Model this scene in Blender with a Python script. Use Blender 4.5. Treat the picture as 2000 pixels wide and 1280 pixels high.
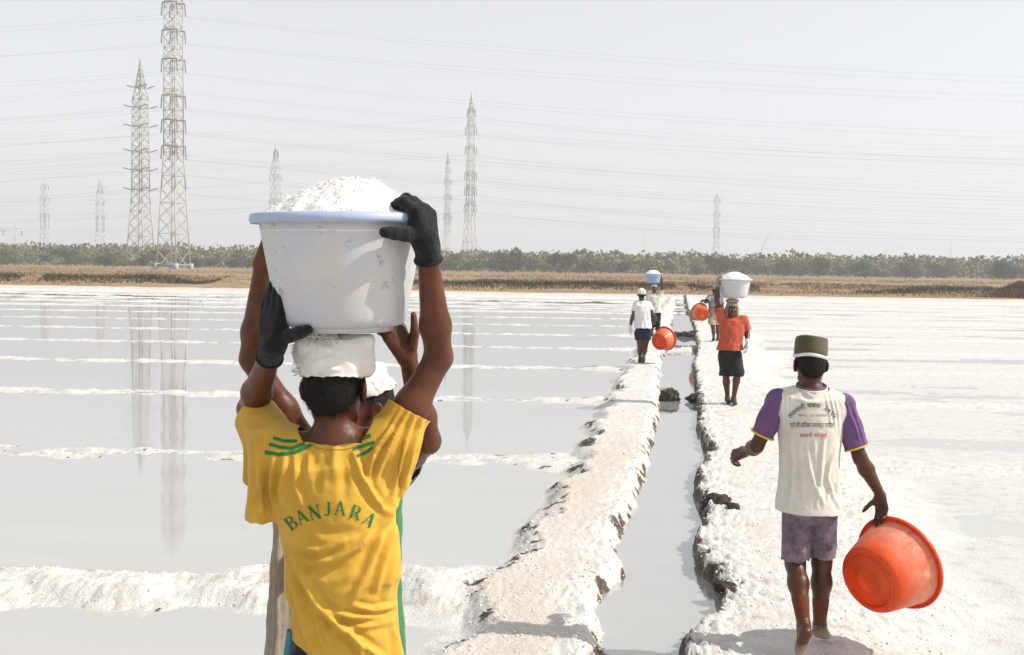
import bpy, bmesh, math, random
import numpy as np
from mathutils import Vector, Matrix
from mathutils.bvhtree import BVHTree

for o in list(bpy.data.objects): bpy.data.objects.remove(o)
SC = bpy.context.scene
COL = SC.collection
rng = np.random.default_rng(7)
random.seed(7)

# ------------------------------------------------------------------ camera
FPX, CX, CY = 2333.0, 1000.0, 640.0          # focal length and centre in photo pixels
CAM = np.array([0.0, 0.0, 2.17])
PITCH, ROLL = math.radians(2.98), 0.0145
fw = np.array([0, math.cos(PITCH), -math.sin(PITCH)])
r0 = np.array([1.0, 0, 0]); u0 = np.cross(r0, fw)
RT = r0 * math.cos(ROLL) + u0 * math.sin(ROLL)
UP = np.cross(RT, fw)
cd = bpy.data.cameras.new('camera'); cam = bpy.data.objects.new('camera', cd); COL.objects.link(cam)
cd.sensor_width = 36.0; cd.lens = 36.0 * FPX / 2000.0; cd.clip_start = 0.05; cd.clip_end = 6000
M = Matrix.Identity(4)
for i in range(3):
    M[i][0] = RT[i]; M[i][1] = UP[i]; M[i][2] = -fw[i]; M[i][3] = CAM[i]
cam.matrix_world = M
SC.camera = cam

# ------------------------------------------------------------------ sky, sun, exposure
SUN_EL, SUN_AZ = math.radians(44), math.radians(-5)   # azimuth measured from +x towards +y
S_DIR = np.array([math.cos(SUN_EL) * math.cos(SUN_AZ), math.cos(SUN_EL) * math.sin(SUN_AZ), math.sin(SUN_EL)])
W = bpy.data.worlds.new('World'); SC.world = W; W.use_nodes = True
nt = W.node_tree; nt.nodes.clear()
out = nt.nodes.new('ShaderNodeOutputWorld'); bg = nt.nodes.new('ShaderNodeBackground')
sky = nt.nodes.new('ShaderNodeTexSky'); sky.sky_type = 'NISHITA'; sky.sun_disc = False
sky.sun_elevation = SUN_EL; sky.sun_rotation = math.pi / 2 - SUN_AZ
sky.air_density = 1.0; sky.dust_density = 1.0; sky.ozone_density = 1.0
hsv = nt.nodes.new('ShaderNodeHueSaturation'); hsv.inputs['Saturation'].default_value = 0.17; nt.links.new(sky.outputs[0], hsv.inputs['Color'])
mx = nt.nodes.new('ShaderNodeMix'); mx.data_type = 'RGBA'; mx.inputs['Factor'].default_value = 0.32
mx.inputs[7].default_value = (5.4, 5.33, 5.40, 1)       # pale dry-season haze over the whole sky
nt.links.new(hsv.outputs[0], mx.inputs[6]); nt.links.new(mx.outputs[2], bg.inputs[0])
bg.inputs[1].default_value = 0.142
nt.links.new(bg.outputs[0], out.inputs[0])
sd = bpy.data.lights.new('sun', 'SUN'); sd.energy = 4.2; sd.angle = math.radians(0.6); sd.color = (1.0, 0.935, 0.83)
sun = bpy.data.objects.new('sun', sd); COL.objects.link(sun)
sun.rotation_euler = Vector(S_DIR).to_track_quat('Z', 'Y').to_euler()
sun.location = (20, 0, 30)
SC.view_settings.view_transform = 'Standard'; SC.view_settings.look = 'None'
SC.view_settings.exposure = 0.22; SC.view_settings.gamma = 1.0
SC.render.engine = 'CYCLES'
SC.cycles.use_denoising = True
SC.cycles.max_bounces = 8; SC.cycles.diffuse_bounces = 3; SC.cycles.glossy_bounces = 3
SC.cycles.transmission_bounces = 3; SC.cycles.volume_bounces = 1; SC.cycles.transparent_max_bounces = 6
SC.cycles.caustics_reflective = False; SC.cycles.caustics_refractive = False

# ------------------------------------------------------------------ pixel helpers (layout measured on the photo)
def P(x, y, d):
    """world point seen at photo pixel x, y at depth d"""
    return CAM + d * (fw + RT * (x - CX) / FPX - UP * (y - CY) / FPX)
def G(x, y, z=0.0):
    """ground point at height z seen at photo pixel x, y"""
    v = fw + RT * (x - CX) / FPX - UP * (y - CY) / FPX
    return CAM + v * (z - CAM[2]) / v[2]

# ------------------------------------------------------------------ numpy noise
_perm = rng.permutation(256).astype(np.int32); _perm = np.concatenate([_perm, _perm, _perm])
_g3 = rng.normal(size=(256, 3)); _g3 /= np.linalg.norm(_g3, axis=1)[:, None]; _g3 = _g3.astype(np.float32); _gx, _gy, _gz = (np.ascontiguousarray(_g3[:, c]) for c in range(3))
def noise3(p):
    p = np.asarray(p, dtype=np.float32); i = np.floor(p); f = p - i; i = i.astype(np.int32) & 255
    w = f * f * f * (f * (f * 6 - 15) + 10)
    res = 0
    for dx in (0, 1):
        wx = w[:, 0] if dx else 1 - w[:, 0]
        for dy in (0, 1):
            wy = w[:, 1] if dy else 1 - w[:, 1]
            for dz in (0, 1):
                wz = w[:, 2] if dz else 1 - w[:, 2]
                h = _perm[_perm[_perm[i[:, 0] + dx] + i[:, 1] + dy] + i[:, 2] + dz]
                res = res + wx * wy * wz * (_gx[h] * (f[:, 0] - dx) + _gy[h] * (f[:, 1] - dy) + _gz[h] * (f[:, 2] - dz))
    return res * 1.6
def fbm(p, oct=4, gain=0.5, lac=2.03):
    a, s, r = 1.0, 1.0, 0
    for k in range(oct):
        r = r + a * noise3(p * s + 17.3 * k); a *= gain; s *= lac
    return r
def fbm2(x, y, sx, sy, oct=4, z=0.0, gain=0.5):
    return fbm(np.stack([x * sx, y * sy, np.full_like(x, z)], 1), oct, gain)
def sstep(a, b, x):
    t = np.clip((x - a) / (b - a), 0, 1); return t * t * (3 - 2 * t)

# ------------------------------------------------------------------ materials
def mat(name):
    m = bpy.data.materials.new(name); m.use_nodes = True
    n = m.node_tree; b = n.nodes['Principled BSDF']
    return m, n, b
def N(n, t, **kw):
    x = n.nodes.new(t)
    for k, v in kw.items(): setattr(x, k, v)
    return x
def ramp(n, fac, stops):
    r = N(n, 'ShaderNodeValToRGB'); e = r.color_ramp.elements
    e[0].position, e[0].color = stops[0][0], (*stops[0][1], 1)
    e[1].position, e[1].color = stops[-1][0], (*stops[-1][1], 1)
    for p, c in stops[1:-1]:
        q = e.new(p); q.color = (*c, 1)
    n.links.new(fac, r.inputs[0]); return r
def tnoise(n, scale, detail=4, rough=0.55, vec=None, dist=0.0):
    t = N(n, 'ShaderNodeTexNoise'); t.inputs['Scale'].default_value = scale
    t.inputs['Detail'].default_value = detail; t.inputs['Roughness'].default_value = rough
    t.inputs['Distortion'].default_value = dist
    if vec is not None: n.links.new(vec, t.inputs['Vector'])
    return t
def mixc(n, fac, a, b, mode='MIX'):
    m = N(n, 'ShaderNodeMix', data_type='RGBA', blend_type=mode)
    for s, v in ((0, fac), (6, a), (7, b)):
        if hasattr(v, 'links') or hasattr(v, 'is_linked'): n.links.new(v, m.inputs[s])
        elif s == 0: m.inputs[0].default_value = v
        else: m.inputs[s].default_value = (*v, 1)
    return m.outputs[2]
def bump(n, b, h, strength=0.3, dist=0.01, prev=None):
    bp = N(n, 'ShaderNodeBump'); bp.inputs['Strength'].default_value = strength; bp.inputs['Distance'].default_value = dist
    n.links.new(h, bp.inputs['Height'])
    if prev is not None: n.links.new(prev, bp.inputs['Normal'])
    n.links.new(bp.outputs[0], b.inputs['Normal']); return bp.outputs[0]
def geo_pos(n):
    return N(n, 'ShaderNodeNewGeometry').outputs['Position']
def obj_pos(n):
    return N(n, 'ShaderNodeTexCoord').outputs['Object']

def cloth_mat(name, c1, c2, weave=900, rough=0.85, stain=None, nscale=9, knit=0):
    m, n, b = mat(name); p = obj_pos(n)
    t = tnoise(n, nscale, 5, 0.6, p)
    col = ramp(n, t.outputs[0], [(0.32, c1), (0.7, c2)]).outputs[0]
    if stain:
        t2 = tnoise(n, 5.5, 6, 0.7, p, 0.6)
        f = ramp(n, t2.outputs[0], [(0.56, (0, 0, 0)), (0.72, (0.6, 0.6, 0.6))]).outputs[0]
        col = mixc(n, f, col, stain)
    n.links.new(col, b.inputs['Base Color'])
    b.inputs['Roughness'].default_value = rough; b.inputs['Specular IOR Level'].default_value = 0.2
    b.inputs['Sheen Weight'].default_value = 0.15
    t3 = tnoise(n, 60, 3, 0.6, p); nn = bump(n, b, t3.outputs[0], 0.25, 0.004)
    t4 = tnoise(n, weave, 2, 0.5, p); nn = bump(n, b, t4.outputs[0], 0.25, 0.0008, nn)
    if knit: bump(n, b, tnoise(n, knit, 2, 0.5, p).outputs[0], 0.9, 0.006, nn)
    return m
def skin_mat(name, c1, c2, salt=None):
    m, n, b = mat(name); p = obj_pos(n)
    t = tnoise(n, 14, 5, 0.6, p)
    col = ramp(n, t.outputs[0], [(0.3, c1), (0.7, c2)]).outputs[0]
    if salt is not None:                      # salt dried on the feet, by height above the sole
        sx = N(n, 'ShaderNodeSeparateXYZ'); n.links.new(p, sx.inputs[0])
        t2 = tnoise(n, 40, 4, 0.7, p)
        a = N(n, 'ShaderNodeMath', operation='MULTIPLY_ADD'); n.links.new(t2.outputs[0], a.inputs[0]); a.inputs[1].default_value = 0.10
        n.links.new(sx.outputs[2], a.inputs[2])
        f = ramp(n, a.outputs[0], [(0.075, (0.75,) * 3), (0.145, (0, 0, 0))]).outputs[0]
        col = mixc(n, f, col, salt)
    n.links.new(col, b.inputs['Base Color'])
    b.inputs['Specular IOR Level'].default_value = 0.4
    tr_ = tnoise(n, 30, 5, 0.7, p); n.links.new(ramp(n, tr_.outputs[0], [(0.35, (0.30,) * 3), (0.65, (0.55,) * 3)]).outputs[0], b.inputs['Roughness'])
    b.inputs['Subsurface Weight'].default_value = 0.06; b.inputs['Subsurface Radius'].default_value = (0.02, 0.008, 0.004)
    b.inputs['Subsurface Scale'].default_value = 0.4
    t3 = tnoise(n, 220, 3, 0.6, p); nn = bump(n, b, t3.outputs[0], 0.35, 0.002); bump(n, b, tnoise(n, 38, 3, 0.6, p).outputs[0], 0.25, 0.006, nn)
    return m
def plain_mat(name, c1, c2=None, rough=0.6, scale=20, bmp=0.15, bscale=80, bdist=0.003, spec=0.4):
    m, n, b = mat(name); p = obj_pos(n)
    t = tnoise(n, scale, 5, 0.6, p)
    n.links.new(ramp(n, t.outputs[0], [(0.3, c1), (0.7, c2 or c1)]).outputs[0], b.inputs['Base Color'])
    b.inputs['Roughness'].default_value = rough; b.inputs['Specular IOR Level'].default_value = spec
    if bmp:
        t3 = tnoise(n, bscale, 4, 0.6, p); bump(n, b, t3.outputs[0], bmp, bdist)
    return m

# ------------------------------------------------------------------ objects
def mesh_np(name, V, F):
    """V (n,3), F (m,3|4) or list of such arrays"""
    Fs = F if isinstance(F, list) else [F]
    me = bpy.data.meshes.new(name); V = np.asarray(V, np.float32)
    me.vertices.add(len(V)); me.vertices.foreach_set('co', V.ravel())
    Fs = [np.asarray(f, np.int32) for f in Fs if len(f)]
    tot = np.concatenate([np.full(len(f), f.shape[1], np.int32) for f in Fs]); idx = np.concatenate([f.ravel() for f in Fs])
    me.loops.add(len(idx)); me.loops.foreach_set('vertex_index', idx)
    me.polygons.add(len(tot)); st = np.zeros(len(tot), np.int32); st[1:] = np.cumsum(tot)[:-1]
    me.polygons.foreach_set('loop_start', st)
    me.update(calc_edges=True); me.validate()
    return me
def obj(name, me, m=None, parent=None, loc=None, smooth=True):
    o = bpy.data.objects.new(name, me); COL.objects.link(o)
    if me is not None:
        if m is not None and not me.materials: me.materials.append(m)
        if smooth: me.polygons.foreach_set('use_smooth', np.ones(len(me.polygons), bool))
    if parent is not None: o.parent = parent
    if loc is not None: o.location = loc
    return o
def empty(name, loc=(0, 0, 0)):
    o = bpy.data.objects.new(name, None); COL.objects.link(o); o.location = loc; o.empty_display_size = 0.1; return o
def tag(o, label=None, cat=None, group=None, kind=None):
    for k, v in (('label', label), ('category', cat), ('group', group), ('kind', kind)):
        if v: o[k] = v
    return o

class MB:
    """collects quads / tris"""
    def __init__(s): s.v = []; s.f3 = []; s.f4 = []; s.n = 0
    def add(s, V, F):
        F = np.asarray(F) + s.n; (s.f3 if F.shape[1] == 3 else s.f4).append(F); s.v.append(np.asarray(V)); s.n += len(V)
    def bar(s, a, b, w, w2=None):
        a, b = np.asarray(a, float), np.asarray(b, float); d = b - a; L = np.linalg.norm(d); d = d / L
        t = np.array([0, 0, 1.0]) if abs(d[2]) < .9 else np.array([1.0, 0, 0])
        x = np.cross(d, t); x /= np.linalg.norm(x); y = np.cross(d, x); w2 = w if w2 is None else w2
        V = [p + (i * x + j * y) * q / 2 for p, q in ((a, w), (b, w2)) for i, j in ((-1, -1), (1, -1), (1, 1), (-1, 1))]
        s.add(V, [[0, 1, 2, 3][::-1], [4, 5, 6, 7], [0, 1, 5, 4], [1, 2, 6, 5], [2, 3, 7, 6], [3, 0, 4, 7]])
    def tube(s, pts, r, k=6, closed_ends=True):
        pts = np.asarray(pts, float); n = len(pts); r = np.broadcast_to(np.asarray(r, float), (n,))
        T = np.gradient(pts, axis=0); T /= np.linalg.norm(T, axis=1)[:, None] + 1e-12
        t0 = np.array([0, 0, 1.0]) if abs(T[0][2]) < .9 else np.array([1.0, 0, 0])
        x = np.cross(T, t0); x /= np.linalg.norm(x, axis=1)[:, None] + 1e-12; y = np.cross(T, x)
        a = np.linspace(0, 2 * np.pi, k, endpoint=False)
        V = (pts[:, None] + r[:, None, None] * (np.cos(a)[None, :, None] * x[:, None] + np.sin(a)[None, :, None] * y[:, None])).reshape(-1, 3)
        i = np.arange(n - 1)[:, None] * k; j = np.arange(k)[None]; j2 = (j + 1) % k
        F = np.stack([i + j, i + j2, i + k + j2, i + k + j], -1).reshape(-1, 4)
        base = s.n; s.add(V, F)
        if closed_ends and k == 4: s.f4.append(np.array([[0, 1, 2, 3]]) + base); s.f4.append(np.array([[3, 2, 1, 0]]) + base + (n - 1) * k)
    def mesh(s, name):
        F = []
        if s.f3: F.append(np.concatenate(s.f3))
        if s.f4: F.append(np.concatenate(s.f4))
        return mesh_np(name, np.concatenate(s.v), F)
def lathe(prof, k=64):
    """prof list of (r, z) -> V, quads around z"""
    prof = np.asarray(prof, float); a = np.linspace(0, 2 * np.pi, k, endpoint=False); n = len(prof)
    V = np.stack([prof[:, 0, None] * np.cos(a), prof[:, 0, None] * np.sin(a), np.repeat(prof[:, 1, None], k, 1)], -1).reshape(-1, 3)
    i = np.arange(n - 1)[:, None] * k; j = np.arange(k)[None]; j2 = (j + 1) % k
    return V, np.stack([i + j, i + j2, i + k + j2, i + k + j], -1).reshape(-1, 4)
# ================================================================== ground: pans, ridges, footpaths, channel
def edge(pts, z):
    w = np.array([G(x, y, z) for x, y in pts]); o = np.argsort(w[:, 1]); w = w[o]
    Y, X = w[:, 1], w[:, 0]; s = 0.1436
    def f(y):
        r = np.interp(y, Y, X)
        r = np.where(y < Y[0], X[0] + (y - Y[0]) * s, r)
        return np.where(y > Y[-1], X[-1] + (y - Y[-1]) * 0.14, r)
    return f
xL = edge([(850,1280),(880,1215),(915,1160),(965,1105),(1015,1030),(1110,940),(1140,850),(1192,765),(1235,695),(1262,640),(1288,605),(1305,585)], 0.03)
cL = edge([(1212,1280),(1191,1197),(1187,1160),(1240,1122),(1244,1107),(1227,1077),(1234,1047),(1259,984),(1270,950),(1279,909),(1289,856),(1296,807),(1297,766),(1296,742),(1300,701),(1309,686),(1316,635),(1319,616),(1321,597)], 0.02)
cR = edge([(1322,1278),(1339,1243),(1390,1213),(1399,1171),(1375,1137),(1347,1089),(1354,1059),(1369,1017),(1352,969),(1352,939),(1381,894),(1360,849),(1358,800),(1359,790),(1355,757),(1350,718),(1360,689),(1355,645),(1345,616),(1340,597)], 0.02)
def rR(y): return cR(y) + 1.25 + 0.25 * np.sin(y * 0.7)
SHORE = 82.0
RIDGES = [7.75] + [13.25 + 6.1 * k for k in range(12)]

ys = np.concatenate([np.linspace(-30, 1.6, 30), np.geomspace(2.0, SHORE + 3, 640)])
us = np.linspace(-1, 1, 760)
YY, UU = np.meshgrid(ys, us, indexing='ij')
XX = UU * 0.62 * np.maximum(YY, 9.0)
nr, nc = YY.shape
x, y = XX.ravel(), YY.ravel()
wob = 0.05 * fbm2(x, y, 2.2, 2.2, 4, 3.0) + 0.018 * fbm2(x, y, 11, 11, 3, 5.0)
wob2 = 0.16 * fbm2(x, y, 1.1, 1.1, 5, 9.0)
dl = x - xL(y) + wob2            # >0 inside left path
dcl = cL(y) - x + wob            # >0 on the left path side of channel
dcr = x - cR(y) + wob            # >0 on the right path side
dr = rR(y) - x + wob2            # >0 inside right path
n_big = fbm2(x, y, 0.5, 0.5, 4, 1.0); n_mid = fbm2(x, y, 3.0, 3.0, 4, 2.0); n_fine = fbm2(x, y, 16, 16, 3, 4.0)
lump = np.maximum(fbm2(x, y, 7, 7, 3, 6.0), 0)
far = 1 / (1 + (np.maximum(y, 0) / 60) ** 2)
n_vf = fbm2(x, y, 40, 40, 2, 8.0)
def crust(amp): return amp * (0.22 * n_mid + 0.34 * lump + 0.44 * n_fine + 0.34 * n_vf)
# left pan floor, lightly shelving up to the path
left_pan = -0.035 + 0.030 * sstep(-1.1, -0.1, dl + 0.5 * n_big) + 0.006 * n_big
right_pan = 0.0035 + 0.010 * fbm2(x, y, 0.22, 0.75, 5, 12.0) + 0.0022 * n_mid
path_h = 0.125 + 0.014 * n_big
hl = left_pan + (path_h - left_pan) * sstep(-0.08, 0.22, dl)
wl0 = np.maximum(cL(y) - xL(y), 0.3); trod = np.exp(-((dl - wl0 * 0.45) / (0.28 * wl0)) ** 2)
edge_lump = np.exp(-(dcl / 0.16) ** 2)
bankL = sstep(-0.05, 0.20, dcl); bankR = sstep(-0.02, 0.07, dcr)
hl = np.where(dl > -0.05, hl + crust(0.035) * (1 - 0.65 * trod) * sstep(-0.05, 0.2, dl) + crust(0.06) * edge_lump * sstep(0, 0.2, dl), hl)
hr = path_h + crust(0.034) * (1 - 0.6 * np.exp(-((dcr - 0.6) / 0.3) ** 2)) + crust(0.07) * np.exp(-(dcr / 0.18) ** 2)
hr = right_pan + (hr - right_pan) * sstep(-0.9, 0.35, dr)
bed = -0.14 + 0.02 * n_mid
mid = 0.5 * (cL(y) + cR(y))
h = np.where(x < mid, bed + (hl - bed) * bankL, bed + (hr - bed) * bankR)
# ridges
_xt = np.linspace(-60, 60, 6000)
def n1(y0, sx, z): return np.interp(x, _xt, fbm2(_xt, _xt * 0 + y0, sx, 1, 3, z))
rid_l = np.zeros_like(x); rid_r = np.zeros_like(x); rid_id = np.full(len(x), -1)
for k, yk in enumerate(RIDGES):
    c = yk - 0.035 * (x + 1.0) + 0.16 * n1(yk, 0.55, 20.0 + k)
    wdt = (0.60 if k == 0 else 0.66) * (1 + 0.25 * n1(yk, 0.9, 40.0 + k))
    prof = np.exp(-np.abs((y - c) / wdt * 1.25) ** (2.6 if k == 0 else 4.0))
    hh = (0.105 if k == 0 else 0.042) * (1 + 0.35 * n1(yk, 1.2, 60.0 + k))
    rid_l = np.maximum(rid_l, prof * hh); 
    if k > 0: rid_r = np.maximum(rid_r, prof * hh * 0.62)
    rid_id = np.where(prof > 0.12, k, rid_id)
isl = (x < mid)
addl = rid_l * (1 + 1.0 * n_mid * 0.5) + (rid_l > 0.012) * crust(0.026) * sstep(0.01, 0.05, rid_l)
addr = rid_r + (rid_r > 0.008) * crust(0.03) * sstep(0.008, 0.03, rid_r)
hl2 = np.maximum(h, left_pan + addl); hr2 = np.maximum(h, right_pan + addr)
h = np.where(dl < 0.15, np.where(isl, hl2, h), h)
h = np.where((~isl) & (dr < 0.3), hr2, h)
# dry far pans: salt stands above the brine beyond ~46 m
h = h + 0.05 * sstep(44, 62, y) * (x < xL(y) + 3) * (0.6 + 0.5 * n_big)
# earth dams across the channel
DAMS = [(G(1335, 684, 0)[1], 0.5, 0.11), (G(1335, 655, 0)[1], 0.5, 0.05), (G(1333, 612, 0)[1], 0.6, 0.09), (G(1333, 600, 0)[1], 0.8, 0.10), (G(1333, 590, 0)[1], 1.0, 0.12)]
chan = (dcl < 0.12) & (dcr < 0.12)
for yd, wd, hd in DAMS:
    pr = np.exp(-((y - yd + 0.15 * n_big) / wd) ** 4) * (hd + 0.5 * crust(0.12))
    h = np.where(chan, np.maximum(h, np.where(pr > 0.01, pr, -1)), h)
damm = np.zeros_like(x)
for yd, wd, hd in DAMS: damm = np.maximum(damm, np.exp(-((y - yd) / wd) ** 4) * chan)
h = np.where(y > SHORE - 1.5, np.maximum(h, 0.02 + 0.25 * sstep(SHORE - 1.5, SHORE + 1.5, y + 0.8 * n_big)), h)
# masks: r mud, g trodden tan soil, b wet
bn = fbm2(x, y, 5, 5, 4, 31.0)
onl = (dl > -0.2) & isl
mud = np.exp(-(np.abs(dcr + 0.02) / (0.085 + 0.16 * np.maximum(bn + 0.1, 0))) ** 2) * (~isl)
mudl = 0.86 * np.exp(-(np.abs(dcl - 0.07) / (0.06 + 0.10 * np.maximum(bn, 0))) ** 2) * isl * (0.25 + 0.9 * sstep(-0.15, 0.35, bn + 0.4 * n_mid))
mudp = np.exp(-(np.abs(dl - 0.12) / 0.10) ** 2) * sstep(-0.05, 0.40, bn + 0.3 * n_mid) * isl * 0.95
mudr = sstep(0.25, 0.6, bn) * np.exp(-((rid_l - 0.03) / 0.02) ** 2) * isl * (dl < 0) * 0.7
mud = np.clip(np.maximum.reduce([mud, mudl, mudp, mudr, damm * (0.65 + 0.5 * bn)]), 0, 1)
wl = np.maximum(cL(y) - xL(y), 0.3)
tan = np.clip(np.exp(-((dl - wl * 0.42) / (0.30 * wl)) ** 2) * (0.75 + 0.6 * n_big) * isl, 0, 1) * sstep(24, 12, y)
tan = np.maximum(tan, np.clip(np.exp(-((dcr - 0.55) / 0.3) ** 2) * (0.35 + 0.5 * n_big) * (~isl), 0, 1) * 0.6)
tan = np.maximum(tan, np.clip(mudl * 1.6, 0, 1))
tan = np.maximum(tan, sstep(SHORE - 1.0, SHORE + 0.8, y + 0.6 * n_big))
wet = sstep(0.03, 0.0, h)
V = np.stack([x, y, h], 1); V_ground = V

salt_m, n, b = mat('salt_crust'); p = geo_pos(n)
at = N(n, 'ShaderNodeAttribute', attribute_name='mask'); sp = N(n, 'ShaderNodeSeparateColor'); n.links.new(at.outputs['Color'], sp.inputs[0])
t1 = tnoise(n, 6, 6, 0.65, p); t2 = tnoise(n, 45, 4, 0.65, p); t3 = tnoise(n, 1.2, 4, 0.6, p)
base = ramp(n, t1.outputs[0], [(0.28, (0.47, 0.445, 0.40)), (0.45, (0.605, 0.595, 0.565)), (0.7, (0.68, 0.675, 0.66))]).outputs[0]
gr = ramp(n, t2.outputs[0], [(0.27, (0.55, 0.52, 0.47)), (0.36, (1, 1, 1))]).outputs[0]
base = mixc(n, 1.0, base, gr, 'MULTIPLY')
tanc = ramp(n, t2.outputs[0], [(0.3, (0.47, 0.41, 0.345)), (0.7, (0.655, 0.60, 0.54))]).outputs[0]
def thresh(sock, noise, lo, hi, amt=0.6):
    a = N(n, 'ShaderNodeMath', operation='MULTIPLY_ADD'); n.links.new(noise, a.inputs[0]); a.inputs[1].default_value = amt
    s2 = N(n, 'ShaderNodeMath', operation='SUBTRACT'); n.links.new(sock, s2.inputs[0]); s2.inputs[1].default_value = amt * 0.5
    n.links.new(s2.outputs[0], a.inputs[2])
    return ramp(n, a.outputs[0], [(lo, (0, 0, 0)), (hi, (1, 1, 1))]).outputs[0]
col = mixc(n, thresh(sp.outputs[1], t1.outputs[0], 0.15, 0.95, 0.7), base, tanc)
mudc = ramp(n, t2.outputs[0], [(0.3, (0.025, 0.02, 0.014)), (0.55, (0.09, 0.07, 0.045)), (0.75, (0.30, 0.24, 0.16))]).outputs[0]
col = mixc(n, thresh(sp.outputs[0], tnoise(n, 22, 5, 0.7, p).outputs[0], 0.36, 0.60, 1.1), col, mudc)
n.links.new(col, b.inputs['Base Color'])
rr = ramp(n, sp.outputs[2], [(0.0, (0.75,) * 3), (1.0, (0.25,) * 3)]).outputs[0]; n.links.new(rr, b.inputs['Roughness'])
b.inputs['Specular IOR Level'].default_value = 0.35
nb = bump(n, b, t2.outputs[0], 0.55, 0.025); nb = bump(n, b, tnoise(n, 120, 4, 0.7, p).outputs[0], 0.45, 0.008, nb)
vo = N(n, 'ShaderNodeTexVoronoi'); vo.inputs['Scale'].default_value = 70; n.links.new(p, vo.inputs['Vector']); bump(n, b, vo.outputs['Distance'], 0.12, 0.008, nb)

# split the sheet into its pieces: footpaths, ridges, channel bed, pans
idg = np.arange(nr * nc).reshape(nr, nc)
Q = np.stack([idg[:-1, :-1], idg[:-1, 1:], idg[1:, 1:], idg[1:, :-1]], -1).reshape(-1, 4)
qc = Q[:, 0]
reg = np.where(isl, np.where(dl > 0.0, 1, 0), np.where(dr > -0.05, 2, 3))      # 0 left pan, 1 left path, 2 right path, 3 right pan
reg = np.where((dcl < 0) & (dcr < 0), 4, reg)
reg = np.where((reg == 0) & (rid_id >= 0), 10 + rid_id, reg)
reg = np.where((reg == 3) & (rid_id > 0), 40 + rid_id, reg)
rq = reg[qc]
NAMES = {0: 'salt_pan', 1: 'footpath', 2: 'footpath', 3: 'salt_pan', 4: 'channel_bed'}
LAB = {0: 'flooded pan floor left of the footpath', 1: 'trodden salt-crusted footpath left of the water channel', 2: 'white salt-crusted footpath right of the water channel',
       3: 'white wet salt pans right of the footpaths', 4: 'muddy bed of the narrow water channel'}
for rid in np.unique(rq):
    F = Q[rq == rid]; u, inv = np.unique(F, return_inverse=True)
    me = mesh_np('ground_piece', V[u], inv.reshape(-1, 4))
    ca = me.color_attributes.new('mask', 'FLOAT_COLOR', 'POINT')
    ca.data.foreach_set('color', np.stack([mud[u], tan[u], wet[u], np.ones(len(u))], 1).astype(np.float32).ravel())
    nm = NAMES.get(int(rid), 'salt_ridge')
    o = obj(nm, me, salt_m)
    tag(o, kind='structure')
    if rid in LAB: o['label'] = LAB[int(rid)]
    elif rid == 10: o['label'] = 'nearest thick white salt ridge across the left pans'

# wide flat salt ground under and around everything
bm_ = MB(); bm_.add([(-1500, -600, -0.25), (1500, -600, -0.25), (1500, 2400, -0.25), (-1500, 2400, -0.25)], [[0, 1, 2, 3]])
o = obj('ground', bm_.mesh('ground'), plain_mat('pale_ground', (0.66, 0.64, 0.6), (0.76, 0.75, 0.72), 0.9, 0.4, 0.2, 3), smooth=False); tag(o, 'pale salt ground reaching to the horizon', kind='structure')

# brine
def water_mat(name, c, rough):
    m, n, b = mat(name); p = geo_pos(n)
    mp = N(n, 'ShaderNodeMapping'); mp.inputs['Scale'].default_value = (0.35, 1.6, 1); n.links.new(p, mp.inputs[0])
    t = tnoise(n, 0.9, 5, 0.6, mp.outputs[0])
    n.links.new(ramp(n, t.outputs[0], [(0.35, c), (0.7, tuple(min(1, v * 1.08) for v in c))]).outputs[0], b.inputs['Base Color'])
    b.inputs['Roughness'].default_value = rough; b.inputs['IOR'].default_value = 1.34; b.inputs['Specular IOR Level'].default_value = 0.5
    t2 = tnoise(n, 7.0, 3, 0.5, mp.outputs[0]); nn = bump(n, b, t2.outputs[0], 0.02, 0.02)
    b.inputs['Specular IOR Level'].default_value = 0.0
    gl = N(n, 'ShaderNodeBsdfGlossy'); gl.inputs['Roughness'].default_value = rough; n.links.new(nn, gl.inputs['Normal'])
    fr = N(n, 'ShaderNodeFresnel'); fr.inputs['IOR'].default_value = 1.38; n.links.new(nn, fr.inputs['Normal'])
    pw = N(n, 'ShaderNodeMath', operation='POWER'); pw.inputs[1].default_value = 0.5; n.links.new(fr.outputs[0], pw.inputs[0])
    ms = N(n, 'ShaderNodeMixShader'); n.links.new(pw.outputs[0], ms.inputs[0]); n.links.new(b.outputs[0], ms.inputs[1]); n.links.new(gl.outputs[0], ms.inputs[2])
    n.links.new(ms.outputs[0], n.nodes['Material Output'].inputs[0])
    return m
wy = np.concatenate([np.linspace(-30, 4, 8), np.geomspace(5, SHORE + 2.0, 160)])
m1 = 0.5 * (xL(wy) + cL(wy)); m2 = cR(wy) + 0.5
def strip(a, b_):
    Vw = np.concatenate([np.stack([a, wy, 0 * wy], 1), np.stack([b_, wy, 0 * wy], 1)]); k = len(wy); i = np.arange(k - 1)
    return mesh_np('water', Vw, np.stack([i, i + k, i + k + 1, i + 1], 1))
wm = water_mat('brine', (0.50, 0.495, 0.475), 0.03); wc = water_mat('channel_brine', (0.42, 0.418, 0.408), 0.02)
o = obj('water', strip(np.full_like(wy, -150), m1), wm, smooth=False); tag(o, 'shallow still brine in the left pans', kind='structure')
o = obj('channel_water', strip(m1, m2), wc, smooth=False); tag(o, 'still grey water in the narrow channel', kind='structure')
o = obj('water', strip(m2, np.full_like(wy, 150)), water_mat('milky_brine', (0.56, 0.56, 0.545), 0.16), smooth=False); tag(o, 'thin milky brine over the right pans', kind='structure')

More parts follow.
